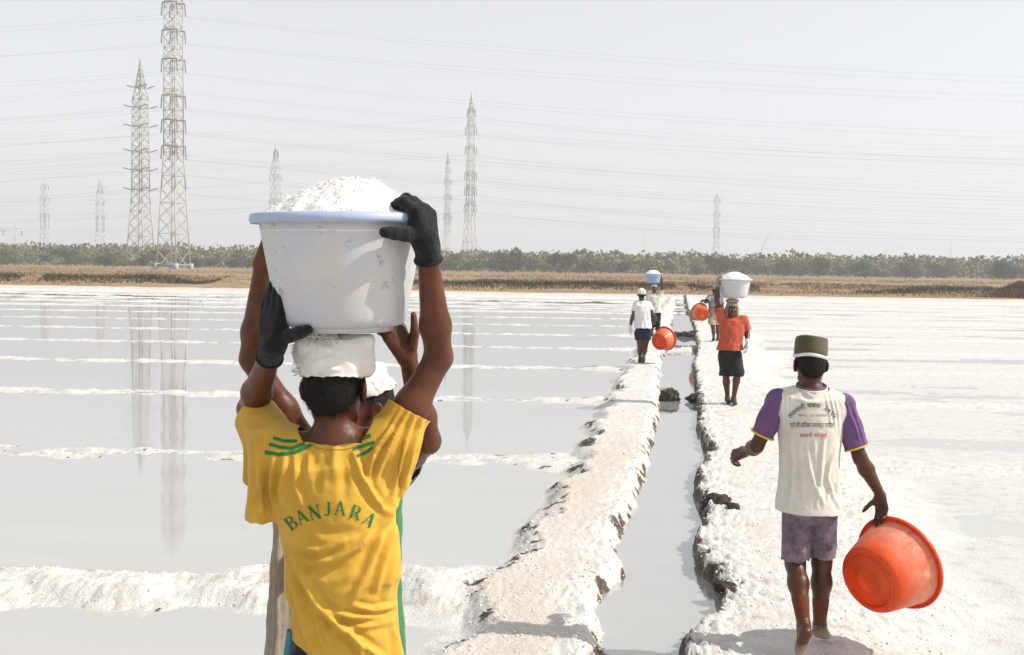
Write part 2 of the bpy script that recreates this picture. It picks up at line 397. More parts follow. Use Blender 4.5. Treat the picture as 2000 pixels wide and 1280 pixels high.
# ================================================================== dry field beyond the shore
fx = np.concatenate([np.linspace(-900, -130, 25), np.linspace(-120, 120, 420), np.linspace(130, 900, 25)])
fy = np.concatenate([np.linspace(SHORE - 0.5, 135, 150), np.geomspace(136, 2300, 80)])
A, B = np.meshgrid(fy, fx, indexing='ij'); yy, xx = A.ravel(), B.ravel()
nb1 = fbm2(xx, yy, 0.06, 0.25, 4, 70.0); nb2 = fbm2(xx, yy, 0.5, 0.5, 4, 71.0)
fz = -0.15 + 0.42 * sstep(SHORE - 0.5, SHORE + 2.5, yy + 1.2 * nb1) + 0.10 * sstep(90, 180, yy) + 0.05 * nb2
def bundc(xv, k): return (99.0, 118.0, 150.0)[k] + (0.02, -0.015, 0.01)[k] * xv + 1.3 * fbm2(xv, xv * 0, 0.03, 1, 3, 80.0 + k)
for k, (w_, h_) in enumerate(((1.1, 0.40), (1.5, 0.35), (2.0, 0.4))):
    gap = sstep(-0.45, -0.2, fbm2(xx, yy * 0, 0.06, 1, 3, 90.0 + k))
    fz = fz + h_ * gap * np.exp(-((yy - bundc(xx, k)) / w_) ** 2)
FV = np.stack([xx, yy, fz], 1); g_ = np.arange(len(fy) * len(fx)).reshape(len(fy), len(fx))
FQ = np.stack([g_[:-1, :-1], g_[:-1, 1:], g_[1:, 1:], g_[1:, :-1]], -1).reshape(-1, 4)
field_m, n, b = mat('dry_field'); p = geo_pos(n)
mp = N(n, 'ShaderNodeMapping'); mp.inputs['Scale'].default_value = (0.05, 0.30, 1); n.links.new(p, mp.inputs[0])
t1 = tnoise(n, 1.0, 6, 0.65, mp.outputs[0]); t2 = tnoise(n, 1.6, 5, 0.7, p)
c1 = ramp(n, t1.outputs[0], [(0.3, (0.16, 0.108, 0.062)), (0.48, (0.29, 0.205, 0.12)), (0.62, (0.36, 0.27, 0.17)), (0.75, (0.42, 0.345, 0.255))]).outputs[0]
c2 = ramp(n, t2.outputs[0], [(0.3, (0.6, 0.55, 0.5)), (0.55, (1, 1, 1))]).outputs[0]
n.links.new(mixc(n, 0.8, c1, c2, 'MULTIPLY'), b.inputs['Base Color']); b.inputs['Roughness'].default_value = 0.95; b.inputs['Specular IOR Level'].default_value = 0.1
bump(n, b, t2.outputs[0], 0.6, 0.15)
o = obj('field', mesh_np('field', FV, FQ), field_m); tag(o, 'dry brown field between the pans and the trees', kind='structure')
def fieldz(px_, py_):
    j = np.clip(np.searchsorted(fx, px_) - 1, 0, len(fx) - 2); i = np.clip(np.searchsorted(fy, py_) - 1, 0, len(fy) - 2)
    Z = fz.reshape(len(fy), len(fx)); return Z[i, j]
# ================================================================== trees and scrub
def leaf_mat(name, c1, c2):
    m, n, b = mat(name); p = obj_pos(n)
    oi = N(n, 'ShaderNodeObjectInfo')
    t = tnoise(n, 0.9, 4, 0.6, p)
    c = ramp(n, t.outputs[0], [(0.3, c1), (0.7, c2)]).outputs[0]
    hs = N(n, 'ShaderNodeHueSaturation'); n.links.new(c, hs.inputs['Color'])
    mm = N(n, 'ShaderNodeMapRange'); n.links.new(oi.outputs['Random'], mm.inputs[0]); mm.inputs[3].default_value = 0.75; mm.inputs[4].default_value = 1.25
    n.links.new(mm.outputs[0], hs.inputs['Value']); n.links.new(hs.outputs[0], b.inputs['Base Color'])
    b.inputs['Roughness'].default_value = 0.8; b.inputs['Specular IOR Level'].default_value = 0.15
    return m
leafA = leaf_mat('mangrove_leaf', (0.088, 0.094, 0.030), (0.170, 0.165, 0.058))
leafB = leaf_mat('dark_leaf', (0.055, 0.068, 0.028), (0.105, 0.115, 0.046))
leafC = leaf_mat('yellow_green_leaf', (0.11, 0.12, 0.045), (0.19, 0.185, 0.08))
barkm = plain_mat('bark', (0.10, 0.08, 0.06), (0.18, 0.15, 0.12), 0.9)
def leaf_faces(C, size, r):
    """two crossed leaf sprays per clump centre"""
    n_ = len(C); a = r.normal(size=(n_, 3)); a /= np.linalg.norm(a, axis=1)[:, None]
    b_ = np.cross(a, r.normal(size=(n_, 3))); b_ /= np.linalg.norm(b_, axis=1)[:, None]
    s = (size * r.uniform(0.6, 1.4, n_))[:, None]
    V = np.stack([C - a * s, C + b_ * s * 0.55, C + a * s, C - b_ * s * 0.55], 1).reshape(-1, 3)
    return V, np.arange(n_ * 4).reshape(-1, 4)
def crown_mesh(seed, w, h, clumps=1900, lobes=8, size=0.21, trunk=0.8):
    r = np.random.default_rng(seed); C = []
    for k in range(lobes):
        t = r.uniform(0, 1); c = np.array([r.normal() * w * 0.32, r.normal() * w * 0.28, trunk * 0.4 + h * (0.22 + 0.55 * t)])
        rad = np.array([w * 0.30, w * 0.28, h * 0.24]) * r.uniform(0.6, 1.35) * (1.1 - 0.35 * t)
        m_ = clumps // lobes; d = r.normal(size=(m_, 3)); d /= np.linalg.norm(d, axis=1)[:, None]
        C.append(c + d * rad * r.uniform(0.45, 1.12, (m_, 1)) ** 0.6)
    C = np.concatenate(C); C = C[C[:, 2] > 0.05]
    return mesh_np('crown', *leaf_faces(C, size, r))
def trunk_mesh(seed, h):
    r = np.random.default_rng(seed); mb = MB(); top = np.array([r.normal() * .2, r.normal() * .2, h * 0.45])
    mb.tube([(0, 0, -0.3), top * 0.5, top], [0.16, 0.12, 0.09], 6)
    for k in range(4):
        e = top + np.array([r.normal() * .8, r.normal() * .8, h * r.uniform(.1, .3)]); mb.tube([top * r.uniform(.5, 1), (top + e) / 2 + .1, e], [0.08, 0.055, 0.02], 5)
    return mb.mesh('trunk')
VAR = [(crown_mesh(100 + k, 5.2, 4.6), trunk_mesh(100 + k, 4.6)) for k in range(7)]
def tree(name, x_, y_, s, m, label, group=None, k=None, sz=1.0, rz=None):
    k = random.randrange(7) if k is None else k
    e = empty(name, (x_, y_, float(fieldz(x_, y_)) - 0.05)); e.scale = (s, s, s * sz); e.rotation_euler.z = random.uniform(0, 6.28) if rz is None else rz
    c = bpy.data.objects.new('crown', VAR[k][0]); COL.objects.link(c); c.parent = e
    if not VAR[k][0].materials: VAR[k][0].materials.append(leafA)
    c.material_slots[0].link = 'OBJECT'; c.material_slots[0].material = m
    t = bpy.data.objects.new('trunk', VAR[k][1]); COL.objects.link(t); t.parent = e
    if not VAR[k][1].materials: VAR[k][1].materials.append(barkm)
    return tag(e, label, 'tree', group)
tx = -150.0
while tx < 165:
    d_ = random.uniform(285, 318)
    s = random.uniform(0.55, 1.12)
    tree('mangrove_tree', tx, d_, s, random.choice([leafA, leafA, leafB, leafC]), 'grey-green bushy mangrove tree in the far treeline behind the brown field', 'mangrove trees of the far treeline', sz=random.uniform(.85, 1.05))
    tx += random.uniform(2.2, 5.4)
def tpx(px_, base_y, d): q = P(px_, base_y, d); return q[0], q[1]
for px_, d_, s, sz, m, lb in [(992, 270, 1.05, 1.25, leafB, 'tallest dark green tree of the far treeline, left of centre'),
                     (1105, 270, 1.0, 1.05, leafB, 'rounded dark tree just right of the tallest treeline tree'),
                     (1962, 262, 0.95, 1.1, leafB, 'dark rounded tree in the treeline at the right edge'),
                     (1690, 262, 0.62, 0.8, leafC, 'low yellow-green bush in front of the treeline on the right'),
                     (1600, 268, 0.95, 1.05, leafA, 'full grey-green tree standing forward of the treeline on the right'),
                     (205, 268, 0.80, 0.9, leafB, 'dark low tree left of the tall pylons'),
                     (450, 272, 0.62, 0.8, leafB, 'small dark bush left of the heaped tub, before the treeline')]:
    tree('mangrove_tree', *tpx(px_, 520, d_), s, m, lb, 'mangrove trees of the far treeline', sz=sz)
# wood behind the front row, reads as one mass
r = np.random.default_rng(5); C = []
nq = 60000; cx_ = r.uniform(-330, 330, nq); cy_ = r.uniform(322, 470, nq)
top = 5.0 + 2.4 * fbm2(cx_, cy_, 0.12, 0.019, 3, 7.0) + (cy_ - 322) * 0.012
cz_ = top * r.uniform(0.0, 1.0, nq) ** 0.8
Vw, Fw = leaf_faces(np.stack([cx_, cy_, cz_ + 0.2], 1), 0.72, r)
o = obj('distant_wood', mesh_np('distant_wood', Vw, Fw), leafA, smooth=False); tag(o, 'hazy grey-green mangrove wood behind the front trees', 'wood', kind='stuff')

# dry grass and scrub on the field bunds
def blades(X, Y, H, wd, lean, r, z0=None):
    n_ = len(X); Z = fieldz(X, Y) - 0.03 if z0 is None else z0
    a = r.uniform(0, 6.28, n_); dx, dy = np.cos(a) * wd, np.sin(a) * wd
    tip = np.stack([X + r.normal(size=n_) * lean, Y + r.normal(size=n_) * lean, Z + H], 1)
    V = np.stack([np.stack([X - dx, Y - dy, Z], 1), np.stack([X + dx, Y + dy, Z], 1), tip], 1).reshape(-1, 3)
    return V, np.arange(n_ * 3).reshape(-1, 3)
drym = leaf_mat('dry_grass', (0.24, 0.155, 0.08), (0.42, 0.30, 0.175))
scrubm = leaf_mat('dark_scrub', (0.050, 0.046, 0.020), (0.125, 0.10, 0.045))
r = np.random.default_rng(8)
for k, nm, lb in ((0, 'scrub', 'dark olive scrub along the field bund nearest the water'), (1, 'scrub', 'broken brown scrub along the farther field bund')):
    n_ = 26000; X = r.uniform(-75, 75, n_); X = X[fbm2(X, X * 0, 0.07, 1, 3, 90.0 + k) > -0.28]
    Y = bundc(X, k) + r.normal(size=len(X)) * (0.8 if k == 0 else 1.4)
    H = (0.34 if k == 0 else 0.28) * r.uniform(0.5, 1.3, len(X)) * (1 + 0.5 * fbm2(X, X * 0, 0.25, 1, 3, 95.0 + k))
    o = obj(nm, mesh_np(nm, *blades(X, Y, np.maximum(H, 0.05), 0.07, 0.18, r)), scrubm if k == 0 else drym, smooth=False); tag(o, lb, 'scrub', kind='stuff')
n_ = 46000; Y = r.uniform(88, 230, n_) ; X = r.uniform(-0.5, 0.5, n_) * Y
keep = fbm2(X, Y, 0.06, 0.2, 3, 99.0) > -0.05; X, Y = X[keep], Y[keep]
o = obj('dry_grass', mesh_np('dry_grass', *blades(X, Y, r.uniform(0.10, 0.32, len(X)), 0.07, 0.15, r)), drym, smooth=False); tag(o, 'short dry tan grass over the field', 'grass', kind='stuff')
# reddish thorn bush on the shore at the right edge
q = G(1995, 588, 0.1); n_ = 9000
th, rad = r.uniform(0, 6.28, n_), np.abs(r.normal(size=n_))
X = q[0] + 0.9 + np.cos(th) * rad * 1.3; Y = q[1] + 2.5 + np.sin(th) * rad * 1.2
Zb = 0.15 + r.uniform(0, 1.0, n_) * np.maximum(0.05, 1.25 - 0.5 * rad)
bushm = leaf_mat('reddish_twigs', (0.16, 0.085, 0.045), (0.30, 0.19, 0.10))
o = obj('shore_bush', mesh_np('shore_bush', *blades(X, Y, np.full(n_, 0.28), 0.03, 0.16, r, Zb)), bushm, smooth=False)
tag(o, 'reddish brown twiggy bush on the shore at the right edge', 'bush')

# ================================================================== pylons and wires
steel = plain_mat('galvanised_steel', (0.58, 0.57, 0.53), (0.68, 0.66, 0.62), 0.6, 2, 0)
steel2 = plain_mat('weathered_steel', (0.44, 0.41, 0.36), (0.54, 0.51, 0.46), 0.7, 2, 0)
insm = plain_mat('insulator_glaze', (0.17, 0.17, 0.18), (0.25, 0.25, 0.26), 0.35, 5, 0)
concm = plain_mat('concrete', (0.34, 0.33, 0.31), (0.45, 0.44, 0.42), 0.9, 3, 0.2, 8)
u = MB(); u.bar((0, 0, 0), (0, 0, 1), 1.0); UNIT = u.mesh('bar')
def bar_obj(name, a, b, w, m, parent):
    a, b = Vector(a), Vector(b); d = b - a
    o = bpy.data.objects.new(name, UNIT); COL.objects.link(o); o.parent = parent
    if not UNIT.materials: UNIT.materials.append(m)
    o.material_slots[0].link = 'OBJECT'; o.material_slots[0].material = m
    q = d.to_track_quat('Z', 'Y'); o.rotation_mode = 'QUATERNION'; o.rotation_quaternion = q; o.location = a; o.scale = (w, w, d.length)
    return o
def pylon(loc, H, prof, arms, arm_len, rz, m, label, near=True, style='hang', lw=0.22, bw=0.085, sidearm=False, group='pylons along the treeline'):
    e = empty('pylon', loc); e.rotation_euler.z = rz; tag(e, label, 'pylon', group)
    zs = np.array([p_[0] for p_ in prof]) * H; hw = np.array([p_[1] for p_ in prof])
    W_ = lambda z: float(np.interp(z, zs, hw))
    cor = ((-1, -1), (1, -1), (1, 1), (-1, 1))
    for sx, sy in cor:
        mb = MB()
        for i in range(len(zs) - 1):
            mb.bar((sx * hw[i], sy * hw[i], zs[i]), (sx * hw[i + 1], sy * hw[i + 1], zs[i + 1]), lw * (1 - 0.35 * zs[i] / H), lw * (1 - 0.35 * zs[i + 1] / H))
        obj('leg', mb.mesh('leg'), m, e, smooth=False)
    lv = [0.0]
    while lv[-1] < H * 0.985:
        w = W_(lv[-1]); lv.append(min(H, lv[-1] + max(1.5, 1.55 * w if near else 2.2 * w)))
    joined = MB()
    for i in range(len(lv) - 1):
        z0, z1 = lv[i], lv[i + 1]; w0, w1 = W_(z0), W_(z1)
        for f in range(4):
            (ax, ay), (bx, by) = cor[f], cor[(f + 1) % 4]
            for a, b in (((ax * w0, ay * w0, z0), (bx * w1, by * w1, z1)), ((bx * w0, by * w0, z0), (ax * w1, ay * w1, z1))):
                if near and w0 > 0.25: bar_obj('brace', a, b, bw, m, e)
                else: joined.bar(a, b, bw)
            if i % 2 == 0 and w0 > 0.2: joined.bar((ax * w0, ay * w0, z0), (bx * w0, by * w0, z0), bw * 1.1)
    obj('bracing', joined.mesh('bracing'), m, e, smooth=False)['kind'] = 'stuff'
    att = []
    for za in arms:
        z = za * H; w = W_(z)
        for s in (-1, 1):
            mb = MB(); tip = (s * (w + arm_len), 0, z + 0.2)
            for sy in (-1, 1):
                mb.bar((s * w, sy * w, z), tip, 0.15, 0.10); mb.bar((s * w, sy * w, z + 1.3), tip, 0.11, 0.09)
            for t in (0.33, 0.66):
                mb.bar((s * (w + arm_len * t), -w * (1 - t), z), (s * (w + arm_len * t), w * (1 - t), z), 0.1)
            obj('cross_arm', mb.mesh('cross_arm'), m, e, smooth=False)
            if sidearm:
                bar_obj('bracket', (s * w, -w - 0.5, z), (s * w, w + 0.5, z), 0.26, m, e)
            for sy in (-1, 1):
                mb = MB()
                if style == 'hang':
                    a = np.array((s * w, sy * (w + 0.45), z - 0.1)); b = a + (0, sy * 0.25, -2.6)
                else:
                    a = np.array((tip[0], sy * w * 0.9, z)); b = a + (0, sy * 2.4, 0.55)
                k_ = 22; pts = [a + (b - a) * t for t in np.linspace(0, 1, k_)]
                mb.tube(pts, [0.09 if i % 2 else 0.17 for i in range(k_)], 6)
                obj('insulator', mb.mesh('insulator'), insm, e)
            c_, s_ = math.cos(rz), math.sin(rz); X, Yl = s * (w + (0 if style == 'hang' else arm_len)), 0.0
            att.append(np.array([loc[0] + X * c_, loc[1] + X * s_, loc[2] + z - (2.6 if style == 'hang' else 0)]))
    return e, att
PROF = [(0, 2.45), (0.28, 1.75), (0.40, 1.42), (0.93, 1.32), (0.955, 1.05), (1.0, 0.05)]
PROF3 = [(0, 2.2), (0.30, 1.3), (0.36, 1.1), (0.80, 1.0), (0.88, 0.75), (1.0, 0.05)]
PROF2 = [(0, 2.8), (0.30, 1.8), (0.36, 1.65), (0.80, 1.5), (0.86, 0.95), (1.0, 0.05)]
def base(px_, d): q = P(px_, 520, d); return (q[0], q[1], float(fieldz(np.array([q[0]]), np.array([q[1]]))[0]))
def hgt(px_, ytip, d): return float(P(px_, ytip, d)[2] - base(px_, d)[2])
RZ = math.radians(68)
T1, A1 = pylon(base(339, 250), hgt(337, -30, 250), PROF, [0.43, 0.52, 0.605, 0.73, 0.83, 0.925], 0.8, RZ, steel2, 'tallest lattice pylon, with a concrete footing in front of the trees', sidearm=True)
for sx, sy in ((-1, -1), (1, -1), (1, 1), (-1, 1)):
    bx = MB(); bx.bar((2.45 * sx, 2.45 * sy, -0.6), (2.45 * sx, 2.45 * sy, 1.2), 0.9); obj('footing', bx.mesh('footing'), concm, T1, smooth=False)
bx = MB(); bx.bar((-2.45, -2.0, 0.75), (-2.45, 2.0, 0.75), 0.55); bx.bar((2.0, -2.45, 0.75), (-2.0, -2.45, 0.75), 0.55); obj('tie_beam', bx.mesh('tie_beam'), insm, T1, smooth=False)
T2, A2 = pylon(base(275, 325), hgt(277, 118, 325), PROF2, [0.37, 0.465, 0.555, 0.675, 0.765, 0.86][:6], 0.7, RZ + 0.05, steel2, 'brown lattice pylon just left of the tallest one', style='strain', lw=0.27, bw=0.115)
T3, A3 = pylon(base(917, 400), hgt(919, 180, 400), PROF3, [0.37, 0.465, 0.55, 0.69, 0.80, 0.90], 0.9, RZ, steel, 'tall pale lattice pylon right of the gloved hand', near=False, lw=0.24, bw=0.10)
T4, A4 = pylon(base(873, 600), hgt(873, 295, 600), PROF3, [0.45, 0.62, 0.75], 0.9, RZ, steel, 'faint pylon just left of the tall pale one at centre', near=False, lw=0.28, bw=0.12)
T5, A5 = pylon(base(538, 520), hgt(538, 283, 520), PROF2, [0.55, 0.75, 0.95], 0.9, RZ, steel, 'faint pylon rising directly behind the heaped white tub', near=False, lw=0.27, bw=0.12)
T6, A6 = pylon(base(1398, 800), hgt(1400, 378, 800), PROF, [0.55, 0.75, 0.93], 0.9, RZ, steel, 'small hazy pylon alone on the right, above the orange-shirted carrier', near=False, lw=0.32, bw=0.15)
T7, A7 = pylon(base(88, 640), hgt(88, 355, 640), PROF, [0.6, 0.8, 0.95], 0.9, RZ, steel, 'small pylon second from the left edge', near=False, lw=0.28, bw=0.13)
T8, A8 = pylon(base(196, 620), hgt(196, 345, 620), PROF2, [0.55, 0.72, 0.86], 4.5, RZ - 0.6, steel, 'small pylon with wide arms between the leftmost pylon and the brown one', near=False, lw=0.28, bw=0.12)
ge = empty('line_gantry', base(18, 620)); tag(ge, 'low steel line gantry at the far left edge', 'gantry')
for xx_ in (-7, 3.5):
    mb = MB(); mb.bar((xx_ - 1.2, 0, -2), (xx_, 0, 17), 0.35); mb.bar((xx_ + 1.2, 0, -2), (xx_, 0, 17), 0.35); mb.bar((xx_, 0, 17), (xx_, 0, 21), 0.3)
    for z in (3, 7, 11): mb.bar((xx_ - 1.0, 0, z), (xx_ + .8, 0, z + 3), 0.2)
    obj('post', mb.mesh('post'), steel, ge, smooth=False)
mb = MB(); mb.bar((-11, 0, 16), (8, 0, 16), 0.3); mb.bar((-11, 0, 17.2), (8, 0, 17.2), 0.3)
for k in range(9): mb.bar((-11 + 2.1 * k, 0, 16), (-9.9 + 2.1 * k, 0, 17.2), 0.18)
obj('beam', mb.mesh('beam'), steel, ge, smooth=False)
for xx_ in (-8.5, -3, 6.5):
    mb = MB(); mb.tube([(xx_, 0, 15.8), (xx_, 0, 13.6)], 0.3, 6); obj('insulator', mb.mesh('insulator'), insm, ge)
for (xa, ya, xb, yb, lb) in ((1482, 492, 1511, 434, 'thin slanted crane jib above the treeline, right of the small hazy pylon'), (1856, 492, 1859, 472, 'tiny upright mast over the treeline far right'), (1262, 500, 1255, 448, 'thin crane jib over the trees above the blue tub')):
    a, b = P(xa, ya, 900), P(xb, yb, 900); a[2] -= 4
    e = empty('crane_jib', tuple(a)); tag(e, lb, 'crane'); L = np.linalg.norm(b - a); d = (b - a)
    for s in (-0.5, 0.5): mb = MB(); mb.bar((s, 0, 0), d + (s * .4, 0, 0), 0.22); obj('chord', mb.mesh('chord'), steel, e, smooth=False)
    mb = MB()
    for k in range(10): mb.bar(d * k / 10 + (-.5, 0, 0), d * (k + 1) / 10 + (.45, 0, 0), 0.14)
    obj('lacing', mb.mesh('lacing'), steel, e, smooth=False)
wirem = plain_mat('wire', (0.28, 0.28, 0.29), None, 0.6, 5, 0)
def span(a, b, sag, k=40):
    t = np.linspace(0, 1, k)[:, None]; p_ = a + (b - a) * t; p_[:, 2] -= (4 * sag * t * (1 - t))[:, 0]; return p_
def wires(att, dirv, span_l, span_r, sag, rad, label, group, dz=0.0):
    for i, a in enumerate(att):
        d = np.array([dirv[0], dirv[1], 0.0]); d /= np.linalg.norm(d)
        L = span(a - d * span_l + (0, 0, -2 + dz), a, sag * (0.8 + 0.1 * (i % 3))); R_ = span(a, a + d * span_r + (0, 0, dz), sag * (0.9 + 0.1 * (i % 4)))
        mb = MB(); mb.tube(np.concatenate([L, R_[1:]]), rad, 5, False)
        o = obj('power_wire', mb.mesh('power_wire'), wirem); tag(o, label, 'wire', group)
wires(A1, (1, 0.02), 330, 420, 9, 0.014, 'thin overhead wire strung through the tallest pylon', 'wires of the tallest pylon')
wires(A2, (1, 0.06), 330, 480, 10, 0.015, 'thin overhead wire strung through the brown pylon', 'wires of the brown pylon')
wires(A3, (1, 0.0), 420, 430, 11, 0.015, 'thin overhead wire strung through the tall pale pylon', 'wires of the tall pale pylon')
wires(A5[:4], (1, -0.02), 420, 560, 12, 0.019, 'thin overhead wire strung through the pylon behind the tub', 'wires of the pylon behind the tub')
# ================================================================== soft-body modelling: blended round cones and ellipsoids -> one skin
def nrm(v): v = np.asarray(v, float); return v / (np.linalg.norm(v) + 1e-12)
def frame(fwd, up):
    """columns right, forward, up"""
    f = nrm(fwd); r = nrm(np.cross(f, up)); u = np.cross(r, f); return np.stack([r, f, u], 1)
def cone(a, b, ra, rb, k=0.02, tag='', sub=False): return dict(t='c', a=np.asarray(a, float), b=np.asarray(b, float), ra=ra, rb=rb, k=k, tag=tag, sub=sub)
def ell(c, r, R=None, k=0.02, tag='', sub=False): return dict(t='e', c=np.asarray(c, float), r=np.asarray(r, float), R=np.eye(3) if R is None else R, k=k, tag=tag, sub=sub)
def ecyl(a, b, ra, rb, R, k=0.02, tag=''): return dict(t='y', a=np.asarray(a, float), b=np.asarray(b, float), ra=np.asarray(ra, float), rb=np.asarray(rb, float), R=R, k=k, tag=tag, sub=False)
def bounds(p, inf):
    if p['t'] == 'c': r = max(p['ra'], p['rb']) + inf; return np.minimum(p['a'], p['b']) - r, np.maximum(p['a'], p['b']) + r
    if p['t'] == 'e': r = np.abs(p['R']) @ p['r'] + inf; return p['c'] - r, p['c'] + r
    r = max(p['ra'].max(), p['rb'].max()) + inf; return np.minimum(p['a'], p['b']) - r, np.maximum(p['a'], p['b']) + r
def dist(p, X, inf):
    if p['t'] == 'c':
        ba = p['b'] - p['a']; L2 = ba @ ba + 1e-12; pa = X - p['a'].astype(np.float32)
        t = np.clip(pa @ (ba / L2).astype(np.float32), 0, 1)
        d = np.linalg.norm(pa - t[..., None] * ba.astype(np.float32), axis=-1)
        return d - (p['ra'] + (p['rb'] - p['ra']) * t) - inf
    if p['t'] == 'e':
        q = (X - p['c'].astype(np.float32)) @ p['R'].astype(np.float32); r = (p['r'] + inf).astype(np.float32)
        k0 = np.linalg.norm(q / r, axis=-1); k1 = np.linalg.norm(q / (r * r), axis=-1) + 1e-6
        return k0 * (k0 - 1) / k1
    ba = p['b'] - p['a']; L2 = ba @ ba; pa = X - p['a'].astype(np.float32)
    t = pa @ (ba / L2).astype(np.float32); tc = np.clip(t, 0, 1)
    q = (pa - tc[..., None] * ba.astype(np.float32)) @ p['R'].astype(np.float32)
    rx = p['ra'][0] + (p['rb'][0] - p['ra'][0]) * tc + inf; ry = p['ra'][1] + (p['rb'][1] - p['ra'][1]) * tc + inf
    m = np.minimum(rx, ry); d = (np.sqrt((q[..., 0] / rx) ** 2 + (q[..., 1] / ry) ** 2) - 1) * m
    return np.maximum(d, (np.abs(t - 0.5) - 0.5) * math.sqrt(L2) - inf)
def nets(f, org, h):
    s = f < 0; nx, ny, nz = f.shape
    c = s[:-1, :-1, :-1].astype(np.int8)
    for dx in (0, 1):
        for dy in (0, 1):
            for dz in (0, 1):
                if dx + dy + dz: c = c + s[dx:nx - 1 + dx, dy:ny - 1 + dy, dz:nz - 1 + dz]
    act = np.argwhere((c > 0) & (c < 8))
    off = np.array([(i, j, k) for i in (0, 1) for j in (0, 1) for k in (0, 1)])
    val = np.stack([f[act[:, 0] + o[0], act[:, 1] + o[1], act[:, 2] + o[2]] for o in off], 1)
    acc = np.zeros((len(act), 3)); cnt = np.zeros(len(act))
    for i in range(8):
        for j in range(i + 1, 8):
            if np.abs(off[i] - off[j]).sum() == 1:
                m = (val[:, i] < 0) != (val[:, j] < 0); a, b = val[m, i], val[m, j]; t = (a / (a - b))[:, None]
                acc[m] += off[i] + t * (off[j] - off[i]); cnt[m] += 1
    V = (act + acc / cnt[:, None]) * h + org
    cid = np.full((nx - 1, ny - 1, nz - 1), -1, np.int32); cid[act[:, 0], act[:, 1], act[:, 2]] = np.arange(len(act))
    Q = []
    for ax in range(3):
        sl0 = [slice(None)] * 3; sl1 = [slice(None)] * 3; sl0[ax] = slice(0, -1); sl1[ax] = slice(1, None)
        A, B = s[tuple(sl0)], s[tuple(sl1)]; e = np.argwhere(A != B)
        o1, o2 = [(1, 2), (2, 0), (0, 1)][ax]
        ok = (e[:, o1] > 0) & (e[:, o2] > 0) & (e[:, o1] < f.shape[o1] - 1) & (e[:, o2] < f.shape[o2] - 1); e = e[ok]
        def cc(d1, d2):
            q = e.copy(); q[:, o1] -= d1; q[:, o2] -= d2; return cid[q[:, 0], q[:, 1], q[:, 2]]
        q = np.stack([cc(1, 1), cc(0, 1), cc(0, 0), cc(1, 0)], 1)
        fl = ~A[e[:, 0], e[:, 1], e[:, 2]]; q[fl] = q[fl][:, ::-1]; Q.append(q)
    Q = np.concatenate(Q); Q = Q[(Q >= 0).all(1)]
    return V, Q
def skin(prims, h, inf=0.0):
    lo = np.min([bounds(p, inf)[0] for p in prims if not p['sub']], 0) - 3 * h; hi = np.max([bounds(p, inf)[1] for p in prims if not p['sub']], 0) + 3 * h
    nn = np.ceil((hi - lo) / h).astype(int) + 1
    f = np.full(nn, 0.5, np.float32); ax = [(lo[i] + h * np.arange(nn[i])).astype(np.float32) for i in range(3)]
    for p in prims:
        k = p['k']; a, b = bounds(p, inf); m = k + 2.5 * h
        i0 = np.clip(np.floor((a - m - lo) / h).astype(int), 0, nn - 1); i1 = np.clip(np.ceil((b + m - lo) / h).astype(int) + 1, 1, nn)
        sl = tuple(slice(i0[i], i1[i]) for i in range(3))
        X = np.stack(np.meshgrid(ax[0][sl[0]], ax[1][sl[1]], ax[2][sl[2]], indexing='ij'), -1)
        d = dist(p, X, inf).astype(np.float32); g = f[sl]
        if p['sub']: hh = np.maximum(k - np.abs(g + d), 0) / k; f[sl] = np.maximum(g, -d) + hh * hh * k * 0.25
        else: hh = np.maximum(k - np.abs(g - d), 0) / k; f[sl] = np.minimum(g, d) - hh * hh * k * 0.25
    return nets(f, lo, h)
def vnorm(V, Q):
    n = np.zeros_like(V); fn = np.cross(V[Q[:, 2]] - V[Q[:, 0]], V[Q[:, -1]] - V[Q[:, 1]])
    for i in range(Q.shape[1]): np.add.at(n, Q[:, i], fn)
    return n / (np.linalg.norm(n, axis=1)[:, None] + 1e-12)
def relax(V, Q, it=1, w=0.5):
    for _ in range(it):
        s = np.zeros_like(V); c = np.zeros(len(V))
        for i in range(4):
            a, b = Q[:, i], Q[:, (i + 1) % 4]; np.add.at(s, a, V[b]); np.add.at(c, a, 1); np.add.at(s, b, V[a]); np.add.at(c, b, 1)
        V = V + w * (s / np.maximum(c, 1)[:, None] - V)
    return V
